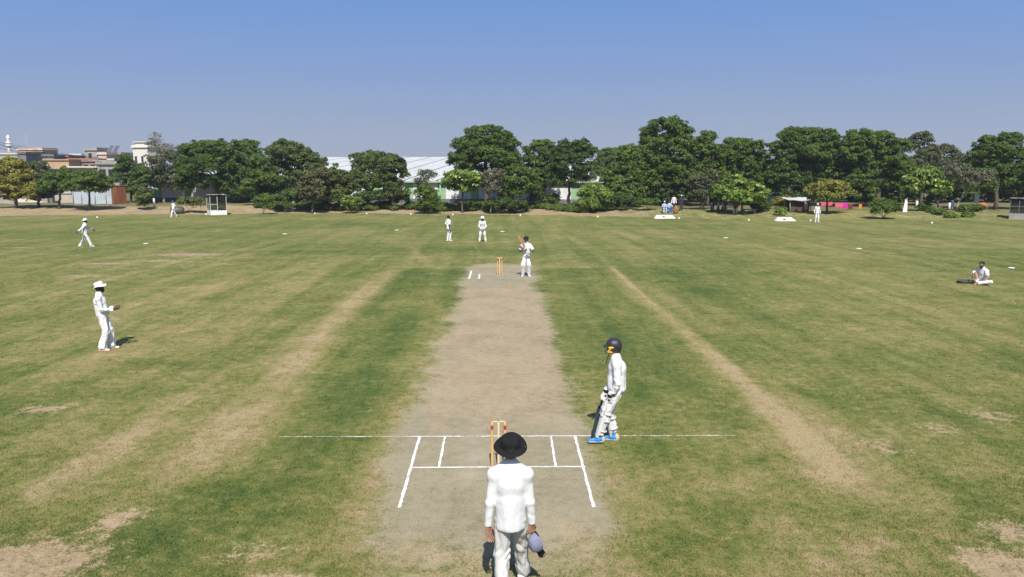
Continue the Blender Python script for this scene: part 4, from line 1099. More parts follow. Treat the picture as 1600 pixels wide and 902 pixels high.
hanging('hanging_cloth', 1329, 319, 327, 8, 84, DARK_RED, 'dark red cloth behind the magenta one', group=GC)
p = on_ground(1414, 80); q = at(1419.5, 310, 80)
root = tag(empty('white_board', p), 'tall narrow white board leaning under the trees', 'board')
d = Vector((q[0] - p.x, 0.35, q[2] - p.z)); L = d.length
Mr = d.to_track_quat('Z', 'Y').to_matrix().to_4x4()
mb = MB(); V = []; n = 12
for i in range(n + 1):
    t = i / n; w = 0.21 * (1 - 0.62 * t)
    for y in (-0.025, 0.025): V += [Mr @ Vector((-w, y, t * L)), Mr @ Vector((w, y, t * L))]
F = [(0, 2, 3, 1)]
for i in range(n):
    o = 4 * i; F += [(o, o + 1, o + 5, o + 4), (o + 2, o + 6, o + 7, o + 3), (o, o + 4, o + 6, o + 2), (o + 1, o + 3, o + 7, o + 5)]
mb.add(V, F); mb.build('board', WHITE_PAINT, root)
def post(px, y0, y1, D, r, mat, label, name='post', cat='post', group=None):
    a, b = at(px, y0, D), at(px, y1, D)
    g = float(ground_z(b[0], D)); zb = min(b[2], g + 0.3)
    o = MB().lathe([(0.001, -0.1), (r, -0.1), (r, a[2] - zb - r * 0.5), (r * 0.6, a[2] - zb), (0.001, a[2] - zb + 0.01)], 12).build(name, mat, None, Vector((a[0], D, min(zb, g))))
    tag(o, label, cat, group)
post(1489, 313, 330, 84, 0.14, WHITE_PAINT, 'white post between the reddish trunk and the leaning pale trunk', group='white posts under the trees')
post(1484, 317, 330, 86, 0.12, WHITE_PAINT, 'shorter white post just left of the taller one', group='white posts under the trees')
post(1433, 314, 328, 87, 0.13, WHITE_PAINT, 'white post in the shade right of the leaning board', group='white posts under the trees')
post(1198.5, 300, 330, 84, 0.05, CONCRETE, 'thin grey post right of the big-leaved tree', group=None)
post(240, 306, 319, 92, 0.11, WHITE_PAINT, 'short white post below the thin dusty tree')
post(300, 298, 320, 91.5, 0.06, CONCRETE, 'thin pale pole standing left of the glass booth', group=None)
a = at(1527, 304, 88); b = at(1527, 317, 88); g = float(ground_z(a[0], 88))
root = tag(empty('sign_board', (a[0], 88, g)), 'white sign on a post above the clay-coloured drum', 'sign')
MB().box(-0.26, 0.26, -0.03, 0.03, b[2] - g, a[2] - g).build('sign_face', WHITE_PAINT, root)
MB().tube([(0, 0.05, -0.05), (0, 0.05, a[2] - g)], 0.035, 8).build('post', STEEL, root)
p = on_ground(1534, 82)
root = tag(empty('drum', p, math.radians(-55)), 'terracotta-coloured round drum lying under the trees', 'drum')
M = Matrix.Translation((0, 0, 0.45)) @ Matrix.Rotation(math.pi / 2, 4, 'X')
MB().lathe([(0.30, -0.52), (0.40, -0.5), (0.46, -0.2), (0.46, 0.2), (0.40, 0.5), (0.001, 0.5)], 24, M).build('shell', TERRACOTTA, root)
MB().lathe([(0.001, -0.46), (0.33, -0.46), (0.33, -0.47), (0.001, -0.47)], 20, M).build('inside', BLACK, root)
MB().box(-0.35, 0.35, -0.4, 0.4, -0.1, 0.06).build('footing', CONCRETE, root)
for (px, D, w, lab) in ((1170, 81, 1.6, 'grey concrete bench beside the white chair'), (1455, 83, 2.2, 'long low concrete bench in the shade of the low bright tree')):
    p = on_ground(px, D)
    root = tag(empty('bench', p), lab, 'bench', 'concrete benches under the trees')
    MB().box(-w / 2, w / 2, -0.2, 0.2, 0.32, 0.42).build('seat', CONCRETE, root, bevel=0.01)
    for s in (-1, 1): MB().box(s * w * 0.35 - 0.12, s * w * 0.35 + 0.12, -0.16, 0.16, -0.05, 0.318).build('leg', CONCRETE, root)
def chair(px, D, rz, mat, label, off=(0, 0)):
    p = on_ground(px, D)
    root = tag(empty('chair', p, rz), label, 'chair', 'chairs under the trees')
    MB().box(-0.23, 0.23, -0.22, 0.22, 0.42, 0.45).build('seat', mat, root, bevel=0.01)
    mb = MB(); mb.tube([(-0.22, -0.21, 0.45), (-0.24, -0.30, 0.88), (0.24, -0.30, 0.88), (0.22, -0.21, 0.45)], 0.022, 6)
    for k in range(4): mb.box(-0.16 + k * 0.09, -0.11 + k * 0.09, -0.275, -0.255, 0.46, 0.87)
    mb.build('backrest', mat, root)
    for sx in (-1, 1):
        for sy in (-1, 1): MB().tube([(sx * 0.2, sy * 0.19, 0.42), (sx * 0.24, sy * 0.23, 0)], [0.022, 0.018], 6).build('leg', mat, root)
        MB().tube([(sx * 0.24, -0.24, 0.64), (sx * 0.25, 0.18, 0.64), (sx * 0.22, 0.20, 0.43)], 0.02, 6).build('armrest', mat, root)
    return root
chair(1149, 80.5, math.radians(160), WHITE_PAINT, 'white plastic chair under the man in red')
chair(1038, 82, math.radians(175), CONC_DARK, 'dark chair under the left seated spectator')
chair(1046, 82, math.radians(185), CONC_DARK, 'dark chair under the right seated spectator')
chair(1139, 81.5, math.radians(150), WHITE_PAINT, 'empty white plastic chair left of the man in red')
# orange cloth bag, dark bag on the field
def sack(px, D, mat, label, sc, name='bag', cat='bag', seed=1, p=None):
    p = p or on_ground(px, D)
    rs = np.random.RandomState(seed); V, F = [], []; n, m = 18, 12
    for j in range(m + 1):
        t = math.pi * j / m
        for i in range(n):
            a = 2 * math.pi * i / n
            d = np.array([math.sin(t) * math.cos(a), math.sin(t) * math.sin(a), -math.cos(t)])
            k = 0.78 + 0.45 * float(vnoise(d * 1.9 + seed * 5.1))
            q = d * k * np.array(sc)
            V.append((q[0], q[1], max(0.0, q[2] + sc[2] * 0.82)))
    for j in range(m):
        for i in range(n): F.append((j * n + i, j * n + (i + 1) % n, (j + 1) * n + (i + 1) % n, (j + 1) * n + i))
    mb = MB(); mb.add(V, F, True)
    tag(mb.build(name, mat, None, p), label, cat)
sack(1056, 81, plain('ochre_cloth', (0.26, 0.13, 0.03), 0.9, 0.25, 6.0), 'ochre cloth sack slumped beside the spectators', (0.30, 0.22, 0.44), seed=2)
sack(1508, 0, plain('dark_grey_cloth', (0.06, 0.06, 0.065), 0.9, 0.25, 8.0), 'dark grey jumper lying on the grass beside the sitting man', (0.36, 0.20, 0.075), 'jumper', 'clothing', 3, hit(1510, 442.5))
# parked motorcycles
def motorcycle(px, D, rz, label):
    p = on_ground(px, D)
    root = tag(empty('motorcycle', p, rz), label, 'motorcycle', 'motorcycles parked under the trees')
    for y, nm in ((0.62, 'wheel'), (-0.62, 'wheel')):
        M = Matrix.Translation((0, y, 0.3)) @ Matrix.Rotation(math.pi / 2, 4, 'Y')
        w = MB().lathe([(0.22, -0.04), (0.28, -0.05), (0.30, 0), (0.28, 0.05), (0.22, 0.04), (0.22, -0.04)], 22, M).build('wheel', BLACK, root)
        mb = MB(); mb.lathe([(0.02, -0.03), (0.06, -0.03), (0.06, 0.03), (0.02, 0.03)], 10, M)
        for k in range(10):
            t = k * math.pi / 5; mb.tube([M @ Vector((0.05 * math.cos(t), 0.05 * math.sin(t), 0)), M @ Vector((0.225 * math.cos(t), 0.225 * math.sin(t), 0))], 0.006, 4)
        mb.build('rim', STEEL, w)
    MB().tube([(0, -0.55, 0.62), (0, -0.2, 0.72), (0, 0.05, 0.74)], [0.09, 0.13, 0.10], 10).build('seat', BLACK, root)
    MB().tube([(0, 0.0, 0.74), (0, 0.2, 0.82), (0, 0.42, 0.78)], [0.08, 0.15, 0.08], 12).build('fuel_tank', DARK_RED, root)
    MB().lathe([(0.001, -0.16), (0.13, -0.14), (0.15, 0.0), (0.12, 0.16), (0.001, 0.18)], 12, Matrix.Translation((0, 0.08, 0.42))).build('engine', STEEL, root)
    mb = MB(); mb.tube([(-0.07, 0.62, 0.3), (-0.07, 0.48, 0.86)], 0.025, 6); mb.tube([(0.07, 0.62, 0.3), (0.07, 0.48, 0.86)], 0.025, 6); mb.build('fork', STEEL, root)
    MB().tube([(-0.36, 0.30, 0.98), (-0.2, 0.42, 0.95), (0.2, 0.42, 0.95), (0.36, 0.30, 0.98)], 0.018, 6).build('handlebar', STEEL, root)
    MB().lathe([(0.001, 0), (0.09, 0.0), (0.09, 0.05), (0.001, 0.09)], 14, Matrix.Translation((0, 0.52, 0.84)) @ Matrix.Rotation(-math.pi / 2, 4, 'X')).build('headlight', WHITE_PAINT, root)
    MB().tube([(0.14, 0.2, 0.28), (0.15, -0.3, 0.28), (0.15, -0.75, 0.36)], [0.03, 0.04, 0.05], 8).build('exhaust', STEEL, root)
for px, D, rz, lab in ((1113, 81.5, 2.7, 'motorcycle parked nearest the thin grey stems'), (1122, 81.2, 2.9, 'middle one of the three parked motorcycles'), (1131, 81.4, 2.6, 'motorcycle parked nearest the white chairs')):
    motorcycle(px, D, rz, lab)
def car():
    D = 97
    p = on_ground(1203, D)
    root = tag(empty('parked_car', p, math.radians(-72)), 'white car parked behind the trees, seen through a gap', 'car')
    prof = [(-2.0, 0.35), (-2.05, 0.75), (-1.2, 0.92), (-0.75, 1.38), (0.75, 1.42), (1.35, 0.98), (1.95, 0.9), (2.05, 0.35)]
    V = [(s * (0.80 if z < 1.1 else 0.64), y, z) for s in (-1, 1) for y, z in prof]; n = len(prof)
    F = [tuple(range(n)), tuple(range(2 * n - 1, n - 1, -1))] + [((i + 1) % n, i, i + n, (i + 1) % n + n) for i in range(n)]
    mb = MB(); mb.add(V, F); mb.build('body', WHITE_PAINT, root, bevel=0.05)
    for s in (-1, 1):
        mb = MB(); mb.add([(s * 0.815, -1.0, 0.98), (s * 0.815, 1.15, 1.0), (s * 0.675, 0.7, 1.34), (s * 0.675, -0.65, 1.32)], [(0, 1, 2, 3)]); mb.build('side_window', DARK_GLASS, root)
        MB().box(s * 0.55 - 0.14, s * 0.55 + 0.14, -2.09, -2.04, 0.60, 0.72).build('headlight', GLASS, root)
        for y in (-1.3, 1.3):
            M = Matrix.Translation((s * 0.74, y, 0.31)) @ Matrix.Rotation(math.pi / 2, 4, 'Y')
            w = MB().lathe([(0.001, -0.1), (0.31, -0.09), (0.31, 0.09), (0.001, 0.1)], 20, M).build('wheel', BLACK, root)
            MB().lathe([(0.001, 0.11 * s), (0.18, 0.108 * s), (0.001, 0.104 * s)], 14, M).build('rim', STEEL, w)
    mb = MB(); mb.add([(-0.72, -1.22, 0.95), (0.72, -1.22, 0.95), (0.6, -0.80, 1.36), (-0.6, -0.80, 1.36)], [(0, 1, 2, 3)]); mb.build('windscreen', DARK_GLASS, root)
car()

# ------------------------------------------------------------------ wickets
WOOD = plain('varnished_ash', (0.62, 0.37, 0.13), 0.4, 0.12, 9.0)
WOOD_PALE = plain('pale_ash', (0.68, 0.52, 0.31), 0.45, 0.10, 9.0)
EMBLEM_RED = plain('emblem_red', (0.42, 0.03, 0.025), 0.5, 0.1, 20.0)
def wicket(px, y, label, band):
    x = at(px, 700 if y < 20 else 430, y)[0]
    p = Vector((x, y, 0.0))
    root = tag(empty('wicket', p), label, 'wicket', 'wickets at the ends of the pitch')
    for i, sx in enumerate((-0.095, 0.0, 0.095)):
        m = WOOD_PALE if i == 1 else WOOD
        s = MB().lathe([(0.001, -0.08), (0.018, -0.08), (0.0185, 0.0), (0.0185, 0.66), (0.0175, 0.700), (0.012, 0.711), (0.001, 0.711)], 14, Matrix.Translation((sx, 0, 0))).build('stump', m, root)
        if i != 1:
            M = Matrix.Translation((sx, 0, 0.60))
            e = MB().lathe([(0.0192, 0), (0.0195, 0.002), (0.0195, 0.062), (0.0192, 0.064)], 14, M).build('emblem_band', EMBLEM_RED, s)
    for a in (-0.0475, 0.0475):
        M = Matrix.Translation((a, 0, 0.719)) @ Matrix.Rotation(math.pi / 2, 4, 'Y')
        MB().lathe([(0.001, -0.052), (0.007, -0.052), (0.007, -0.034), (0.011, -0.03), (0.012, 0), (0.011, 0.03), (0.007, 0.034), (0.007, 0.052), (0.001, 0.052)], 12, M).build('bail', WOOD_PALE, root)
wicket(779, WY, 'near wicket of three stumps partly behind the man in the black hat', True)
wicket(780.7, FY, 'far wicket beside the striker', True)
# ------------------------------------------------------------------ people: smooth implicit surfaces turned into continuous meshes
def vec(*a): return np.array(a, float)
def unit(v):
    v = np.asarray(v, float); return v / (np.linalg.norm(v) + 1e-9)
class Body:
    def __init__(self): self.p = []; self.cuts = []
    def cap(self, a, b, ra, rb=None, k=0.02, sq=None, flat=False):
        """tapered capsule; sq = (axis, factor) squashes it along an axis; flat trims the far end"""
        self.p.append((vec(*a), vec(*b), ra, ra if rb is None else rb, k, None if sq is None else (unit(sq[0]), sq[1]), flat)); return self
    def cut(self, o, n): self.cuts.append((vec(*o), unit(n))); return self        # removes the side n points to
    def mesh(self, h):
        lo = np.min([np.minimum(a, b) - max(ra, rb) for a, b, ra, rb, *_ in self.p], 0) - 4 * h
        hi = np.max([np.maximum(a, b) + max(ra, rb) for a, b, ra, rb, *_ in self.p], 0) + 4 * h
        n = np.ceil((hi - lo) / h).astype(int) + 1
        ax = [lo[i] + h * np.arange(n[i]) for i in range(3)]
        f = np.full(tuple(n), 1.0, np.float32)
        for a, b, ra, rb, k, sq, flat in self.p:
            r = max(ra, rb); m = r + k + 3 * h
            i0 = np.maximum(0, np.floor((np.minimum(a, b) - m - lo) / h).astype(int)); i1 = np.minimum(n, np.ceil((np.maximum(a, b) + m - lo) / h).astype(int) + 1)
            X = ax[0][i0[0]:i1[0], None, None]; Y = ax[1][None, i0[1]:i1[1], None]; Z = ax[2][None, None, i0[2]:i1[2]]
            px, py, pz = X - a[0], Y - a[1], Z - a[2]
            ba = b - a; L2 = ba @ ba + 1e-12
            t = np.clip((px * ba[0] + py * ba[1] + pz * ba[2]) / L2, 0, 1)
            dx, dy, dz = px - t * ba[0], py - t * ba[1], pz - t * ba[2]
            if sq is not None:
                u, s = sq
                w = (dx * u[0] + dy * u[1] + dz * u[2]) * (1 / s - 1)
                dx, dy, dz = dx + w * u[0], dy + w * u[1], dz + w * u[2]
            d = np.sqrt(dx * dx + dy * dy + dz * dz) - (ra + (rb - ra) * t)
            if sq is not None: d = d * (0.5 + 0.5 * sq[1])
            if flat:
                u = unit(ba); d = np.maximum(d, (X - b[0]) * u[0] + (Y - b[1]) * u[1] + (Z - b[2]) * u[2])
            sl = (slice(i0[0], i1[0]), slice(i0[1], i1[1]), slice(i0[2], i1[2]))
            g = f[sl]
            q = np.maximum(k - np.abs(g - d), 0) / k
            f[sl] = np.minimum(g, d) - q * q * k * 0.25
        for o, u in self.cuts:
            d = (ax[0][:, None, None] - o[0]) * u[0] + (ax[1][None, :, None] - o[1]) * u[1] + (ax[2][None, None, :] - o[2]) * u[2]
            f = np.maximum(f, d)
        return surface_nets(f, lo, h)

def surface_nets(f, lo, h):
    ins = f < 0
    c = np.zeros(tuple(s - 1 for s in f.shape), np.int8)
    for i in (0, 1):
        for j in (0, 1):
            for k in (0, 1):
                c += ins[i:i + c.shape[0], j:j + c.shape[1], k:k + c.shape[2]]
    act = np.argwhere((c > 0) & (c < 8))
    idx = -np.ones(c.shape, np.int64); idx[tuple(act.T)] = np.arange(len(act))
    acc = np.zeros((len(act), 3)); cnt = np.zeros(len(act))
    corners = [(i, j, k) for i in (0, 1) for j in (0, 1) for k in (0, 1)]
    val = {q: f[act[:, 0] + q[0], act[:, 1] + q[1], act[:, 2] + q[2]] for q in corners}
    for q in corners:
        for d in range(3):
            if q[d] == 0:
                w = list(q); w[d] = 1; w = tuple(w)
                a, b = val[q], val[w]
                x = (a < 0) != (b < 0)
                t = np.where(x, a / np.where(x, a - b, 1), 0)
                P = np.tile(np.array(q, float), (len(act), 1)); P[:, d] += t
                acc += P * x[:, None]; cnt += x
    V = (act + acc / cnt[:, None]) * h + lo
    Fs = []
    for d in range(3):
        e0 = [slice(None)] * 3; e1 = [slice(None)] * 3
        e0[d] = slice(0, -1); e1[d] = slice(1, None)
        A, B = ins[tuple(e0)], ins[tuple(e1)]
        x = np.argwhere(A != B)
        u, v = [(1, 2), (2, 0), (0, 1)][d]
        x = x[(x[:, u] > 0) & (x[:, v] > 0) & (x[:, u] < f.shape[u] - 1) & (x[:, v] < f.shape[v] - 1)]
        def cell(du, dv):
            y = x.copy(); y[:, u] += du; y[:, v] += dv
            return idx[tuple(y.T)]
        quad = np.stack([cell(-1, -1), cell(0, -1), cell(0, 0), cell(-1, 0)], 1)
        fl = ~A[tuple(x.T)]
        quad[fl] = quad[fl][:, ::-1]
        Fs.append(quad)
    return V, np.concatenate(Fs)

def vnormals(V, F):
    n = np.cross(V[F[:, 2]] - V[F[:, 0]], V[F[:, 3]] - V[F[:, 1]])
    N = np.zeros_like(V)
    for k in range(4): np.add.at(N, F[:, k], n)
    return N / (np.linalg.norm(N, axis=1)[:, None] + 1e-12)

def smooth_mesh(V, F, it=2, lam=0.5):
    for _ in range(it):
        S = np.zeros_like(V); C = np.zeros(len(V))
        for a, b in ((0, 1), (1, 2), (2, 3), (3, 0)):
            np.add.at(S, F[:, a], V[F[:, b]]); np.add.at(S, F[:, b], V[F[:, a]])
            np.add.at(C, F[:, a], 1); np.add.at(C, F[:, b], 1)
        V = V * (1 - lam) + lam * S / np.maximum(C, 1)[:, None]
    return V

def ik(a, t, l1, l2, pole):
    a, t = np.asarray(a, float), np.asarray(t, float)
    d = t - a; L = min(np.linalg.norm(d), (l1 + l2) * 0.999); u = unit(d)
    x = (l1 * l1 - l2 * l2 + L * L) / (2 * L); hh = math.sqrt(max(0, l1 * l1 - x * x))
    p = np.asarray(pole, float) - u * np.dot(pole, u); p = unit(p)
    return a + u * x + p * hh, a + u * L

def cloth_mat(name, col, rough=0.85, fold=0.0):
    m, nt, b = new_mat(name)
    tc = NN(nt, 'ShaderNodeTexCoord').outputs['Object']
    n = nz(nt, tc, 9, 4, 0.6)
    c = ramp(nt, n, [(0.3, tuple(v * 0.93 for v in col)), (0.7, tuple(min(1, v * 1.04) for v in col))])
    nt.links.new(c, b.inputs['Base Color'])
    b.inputs['Roughness'].default_value = rough
    b.inputs['Specular IOR Level'].default_value = 0.2
    w = nz(nt, mapp(nt, tc, (1, 1, 0.45)), 16, 3, 0.5, 0.8)
    wv = nz(nt, tc, 260, 2, 0.5)
    hgt = mth(nt, 'ADD', w, mth(nt, 'MULTIPLY', wv, 0.06))
    bp = NN(nt, 'ShaderNodeBump', {'Height': hgt, 'Strength': 0.35, 'Distance': 0.03})
    nt.links.new(bp.outputs[0], b.inputs['Normal'])
    return m
def skin_mat(name, col):
    m, nt, b = new_mat(name)
    tc = NN(nt, 'ShaderNodeTexCoord').outputs['Object']
    c = ramp(nt, nz(nt, tc, 18, 4, 0.6), [(0.3, tuple(v * 0.85 for v in col)), (0.7, tuple(v * 1.12 for v in col))])
    nt.links.new(c, b.inputs['Base Color'])
    b.inputs['Roughness'].default_value = 0.55
    b.inputs['Subsurface Weight'].default_value = 0.08
    b.inputs['Subsurface Radius'].default_value = (0.01, 0.004, 0.002)
    return m
CW = cloth_mat('white_cotton', (0.70, 0.70, 0.70))
CW2 = cloth_mat('offwhite_cotton', (0.64, 0.63, 0.61))
CGREY = cloth_mat('pale_grey_trousers', (0.59, 0.575, 0.55))
CBLK = cloth_mat('black_felt', (0.013, 0.013, 0.015), 0.95)
CNAVY = plain('dark_navy_shell', (0.030, 0.030, 0.042), 0.45, 0.1, 8.0)
CGREEN = plain('dark_green_shell', (0.014, 0.018, 0.016), 0.45, 0.1, 8.0)
CCAP = cloth_mat('slate_blue_cotton', (0.21, 0.22, 0.31))
CBLUE = cloth_mat('blue_cotton', (0.05, 0.16, 0.45))
LBLUE = cloth_mat('pale_blue_cotton', (0.40, 0.47, 0.62))
DCLOTH = cloth_mat('dark_cotton', (0.035, 0.038, 0.05))
REDC = cloth_mat('red_cotton', (0.45, 0.04, 0.035))
SKIN_L = skin_mat('skin_light_brown', (0.36, 0.19, 0.125))
SKIN = skin_mat('skin_brown', (0.22, 0.115, 0.07))
SKIN_D = skin_mat('skin_dark_brown', (0.105, 0.055, 0.036))
HAIR = plain('black_hair', (0.012, 0.010, 0.009), 0.7, 0.3, 30.0, 0.3, 80)
EYE = plain('dark_eye', (0.02, 0.012, 0.01), 0.2, 0.1, 10.0)
LIPS = plain('lips', (0.16, 0.06, 0.05), 0.6, 0.1, 20.0)
SHOE_W = plain('white_shoe_leather', (0.68, 0.66, 0.62), 0.6, 0.08, 12.0)
SHOE_B = plain('bright_blue_shoe', (0.02, 0.22, 0.62), 0.5, 0.12, 12.0)
SHOE_HEEL = plain('tan_shoe_heel', (0.55, 0.42, 0.20), 0.7, 0.15, 12.0)
SHOE_O = plain('orange_shoe_sole', (0.62, 0.20, 0.07), 0.6, 0.1, 12.0)
SHOE_SOLE = plain('grey_sole', (0.40, 0.42, 0.44), 0.8, 0.1, 12.0)
PADM = plain('white_pad_canvas', (0.60, 0.59, 0.575), 0.7, 0.06, 14.0, 0.15, 60)
YEL = plain('yellow_ear_guard', (0.72, 0.42, 0.03), 0.45, 0.08, 10.0)
GRILLE = plain('steel_grille', (0.20, 0.21, 0.20), 0.4, 0.1, 10.0, metal=0.6)
BATW = plain('bat_willow', (0.36, 0.18, 0.09), 0.5, 0.12, 10.0)

def hand_prims(B, w, d, n, side, curl=0.5, infl=0.0, spread=0.0, thumb=None, sc=1.0):
    """palm, four bent fingers and a thumb. w wrist, d finger direction, n palm normal, side +1 right hand / -1 left"""
    d = unit(d); n = unit(np.asarray(n, float) - d * np.dot(n, d)); s = np.cross(d, n) * side
    for o in (-0.030, -0.010, 0.010, 0.030):
        B.cap(w + s * o * 0.75 * sc, w + d * 0.088 * sc + s * o * sc, 0.0155 * sc + infl, 0.0125 * sc + infl, 0.016, (n, 0.85))
    for o, L, cu in ((0.031, 0.072, 0.9), (0.0105, 0.083, 1.0), (-0.0105, 0.077, 1.08), (-0.030, 0.060, 1.2)):
        p = w + d * 0.092 * sc + s * o * sc; a = curl * cu * 0.55; sp = spread * o / 0.03
        for seg, fr in ((0, 0.45), (1, 0.32), (2, 0.23)):
            e = unit(d * math.cos(a) + n * math.sin(a) + s * sp)
            q = p + e * L * fr * sc
            B.cap(p, q, (0.0092 - 0.0008 * seg) * sc + infl, (0.0086 - 0.0009 * seg) * sc + infl, 0.004)
            p = q; a += curl * cu * 0.85
    p = w + d * 0.026 * sc + s * 0.030 * sc + n * 0.004
    for L, e in ((0.045, s * 0.75 + d * 0.7 + n * 0.35 * curl), (0.036, s * 0.30 + d * 0.9 + n * 0.5 * curl), (0.027, s * 0.02 + d * 0.95 + n * 0.6 * curl)):
        q = p + unit(e) * L * sc
        B.cap(p, q, 0.0115 * sc + infl, 0.0095 * sc + infl, 0.008); p = q

def person(label, loc, yaw, H, pose, fit, vox=0.010, hvox=0.005, group='people on the cricket field', seed=1):
    S = H / 1.75
    rs = np.random.RandomState(seed)
    root = tag(empty('person', loc, math.radians(yaw)), label, 'person', group)
    root.scale = (S, S, S)
    g = lambda k, d: vec(*pose.get(k, d))
    pel = g('pelvis', (0, 0, 0.93)); chest = g('chest', (0, 0.0, 1.27)); neck = g('neck', (0, -0.015, 1.475))
    twist = math.radians(pose.get('twist', 0)); ptw = math.radians(pose.get('ptwist', 0))
    sx = vec(math.cos(twist), math.sin(twist), pose.get('tilt', 0.0)); px = vec(math.cos(ptw), math.sin(ptw), 0)
    up = unit(neck - pel); tf = unit(np.cross(up, sx)); pf = unit(np.cross(vec(0, 0, 1), px))
    sw = pose.get('sw', 0.168)
    sh = {1: neck + sx * sw - up * 0.108 + g('shR', (0, 0, 0)), -1: neck - sx * sw - up * 0.108 + g('shL', (0, 0, 0))}
    hip = {1: pel + px * 0.080, -1: pel - px * 0.080}
    ank = {1: g('ankR', (0.105, 0, 0.085)), -1: g('ankL', (-0.105, 0, 0.085))}
    toe = {1: unit(g('toeR', (0.22, 1, 0))), -1: unit(g('toeL', (-0.22, 1, 0)))}
    kp = {1: g('kneeR', (0.12, 1, 0)), -1: g('kneeL', (-0.12, 1, 0))}
    wr = {1: g('wrR', (0.27, 0.04, 0.82)), -1: g('wrL', (-0.27, 0.04, 0.82))}
    ep = {1: g('elR', (0.35, -1, 0)), -1: g('elL', (-0.35, -1, 0))}
    knee, elb = {}, {}
    for s in (1, -1):
        knee[s], ank[s] = ik(hip[s], ank[s], 0.435, 0.425, kp[s])
        elb[s], wr[s] = ik(sh[s], wr[s], 0.300, 0.270, ep[s])
    hd = {1: unit(g('hdR', wr[1] - elb[1])), -1: unit(g('hdL', wr[-1] - elb[-1]))}
    hn = {1: g('hnR', (-1, 0.2, 0)), -1: g('hnL', (1, 0.2, 0))}
    cu = {1: pose.get('cuR', 0.55), -1: pose.get('cuL', 0.55)}
    # head frame
    hy, hp = math.radians(pose.get('hyaw', 0)), math.radians(pose.get('hpitch', 0))
    hf = vec(-math.sin(hy) * math.cos(hp), math.cos(hy) * math.cos(hp), math.sin(hp)); hr = vec(math.cos(hy), math.sin(hy), 0); hu = np.cross(hr, hf)
    hc = neck + up * 0.05 + hu * 0.105 + hf * 0.035
    def P(f, u, r=0.0): return hc + hf * f + hu * u + hr * r
    # ---- body
    B = Body()
    B.cap(pel - vec(0, 0, 0.02), pel + up * 0.10, 0.108, 0.100, 0.03, (tf, 0.72)); B.cap(pel + up * 0.10, chest, 0.100, 0.125, 0.03, (tf, 0.70)); B.cap(chest, neck - up * 0.10, 0.125, 0.10, 0.03, (tf, 0.68))
    B.cap(sh[-1], sh[1], 0.060, 0.060, 0.05)
    B.cap(neck - up * 0.06, neck + up * 0.09 + hf * 0.012, 0.060, 0.053, 0.03)
    B.cap(P(-0.022, 0.035), P(0.012, 0.038), 0.083, 0.080, 0.02); B.cap(P(0.02, 0.0), P(0.045, -0.075), 0.066, 0.040, 0.03, (hr, 0.92))
    B.cap(P(0.074, 0.022, -0.03), P(0.074, 0.022, 0.03), 0.017, 0.017, 0.015)
    B.cap(P(0.085, 0.012), P(0.105, -0.025), 0.010, 0.014, 0.012)
    B.cap(P(0.072, -0.058, -0.012), P(0.072, -0.058, 0.012), 0.016, 0.016, 0.012); B.cap(P(0.068, -0.092), P(0.07, -0.095), 0.022, 0.02, 0.02)
    for s in (1, -1): B.cap(P(-0.004, 0.015, s * 0.080), P(-0.012, -0.022, s * 0.076), 0.016, 0.010, 0.008, (hr, 0.5))
    bare = fit.get('sleeve', 'long') == 'short'
    la = 1.0 if bare else 0.78
    for s in (1, -1):
        B.cap(sh[s], elb[s], 0.044 * la, 0.036 * la, 0.03); B.cap(elb[s], elb[s] * 0.65 + wr[s] * 0.35, 0.036 * la, 0.036 * la, 0.02); B.cap(elb[s] * 0.65 + wr[s] * 0.35, wr[s], 0.036 * la, 0.026, 0.02)
        B.cap(hip[s] - vec(0, 0, 0.02), knee[s], 0.058, 0.044, 0.04); B.cap(knee[s], knee[s] * 0.7 + ank[s] * 0.3 - pf * 0.010, 0.044, 0.044, 0.02); B.cap(knee[s] * 0.7 + ank[s] * 0.3 - pf * 0.010, ank[s], 0.044, 0.033, 0.02)
        B.cap(ank[s] - toe[s] * 0.03 - vec(0, 0, 0.03), ank[s] + toe[s] * 0.13 - vec(0, 0, 0.045), 0.035, 0.026, 0.02)
    V, F = B.mesh(vox); V = smooth_mesh(V, F, 1, 0.4)
    for s in (1, -1):
        Hd = Body(); Hd.cap(wr[s] - hd[s] * 0.02, wr[s] + hd[s] * 0.01, 0.024, 0.022, 0.02)
        hand_prims(Hd, wr[s], hd[s], hn[s], s, cu[s], spread=pose.get('spread', 0.06))
        v, f = Hd.mesh(hvox); F = np.concatenate([F, f + len(V)]); V = np.concatenate([V, v])
    skin = fit.get('skin', SKIN)
    link('body', np_mesh('body', V, F, skin, True), root)
    # ---- face details
    for s in (1, -1):
        MB().lathe([(0.001, -0.012)] + [(0.012 * math.cos(t), 0.012 * math.sin(t)) for t in np.linspace(-1.2, 1.2, 6)] + [(0.001, 0.012)], 10, Matrix.Translation(Vector(P(0.083, 0.002, s * 0.032)))).build('eye', EYE, root)
        e = Body().cap(P(0.088, 0.022, s * 0.014), P(0.080, 0.026, s * 0.048), 0.006, 0.004, 0.004); v, f = e.mesh(0.004); link('eyebrow', np_mesh('eyebrow', v, f, HAIR, True), root)
    e = Body().cap(P(0.088, -0.056, -0.02), P(0.088, -0.056, 0.02), 0.0075, 0.0075, 0.004); v, f = e.mesh(0.004); link('lips', np_mesh('lips', v, f, LIPS, True), root)
    if fit.get('hair', True):
        e = Body().cap(P(-0.030, 0.040), P(0.010, 0.052), 0.092, 0.086, 0.02).cap(P(-0.06, 0.0), P(-0.045, -0.04), 0.06, 0.045, 0.03)
        e.cut(P(0.055, 0.055), hf * 0.8 - hu * 0.55); v, f = e.mesh(max(0.007, vox * 0.8))
        v = v + vnormals(v, f) * (vnoise(v * 70)[:, None] - 0.5) * 0.006
        link('hair', np_mesh('hair', v, f, HAIR, True), root)
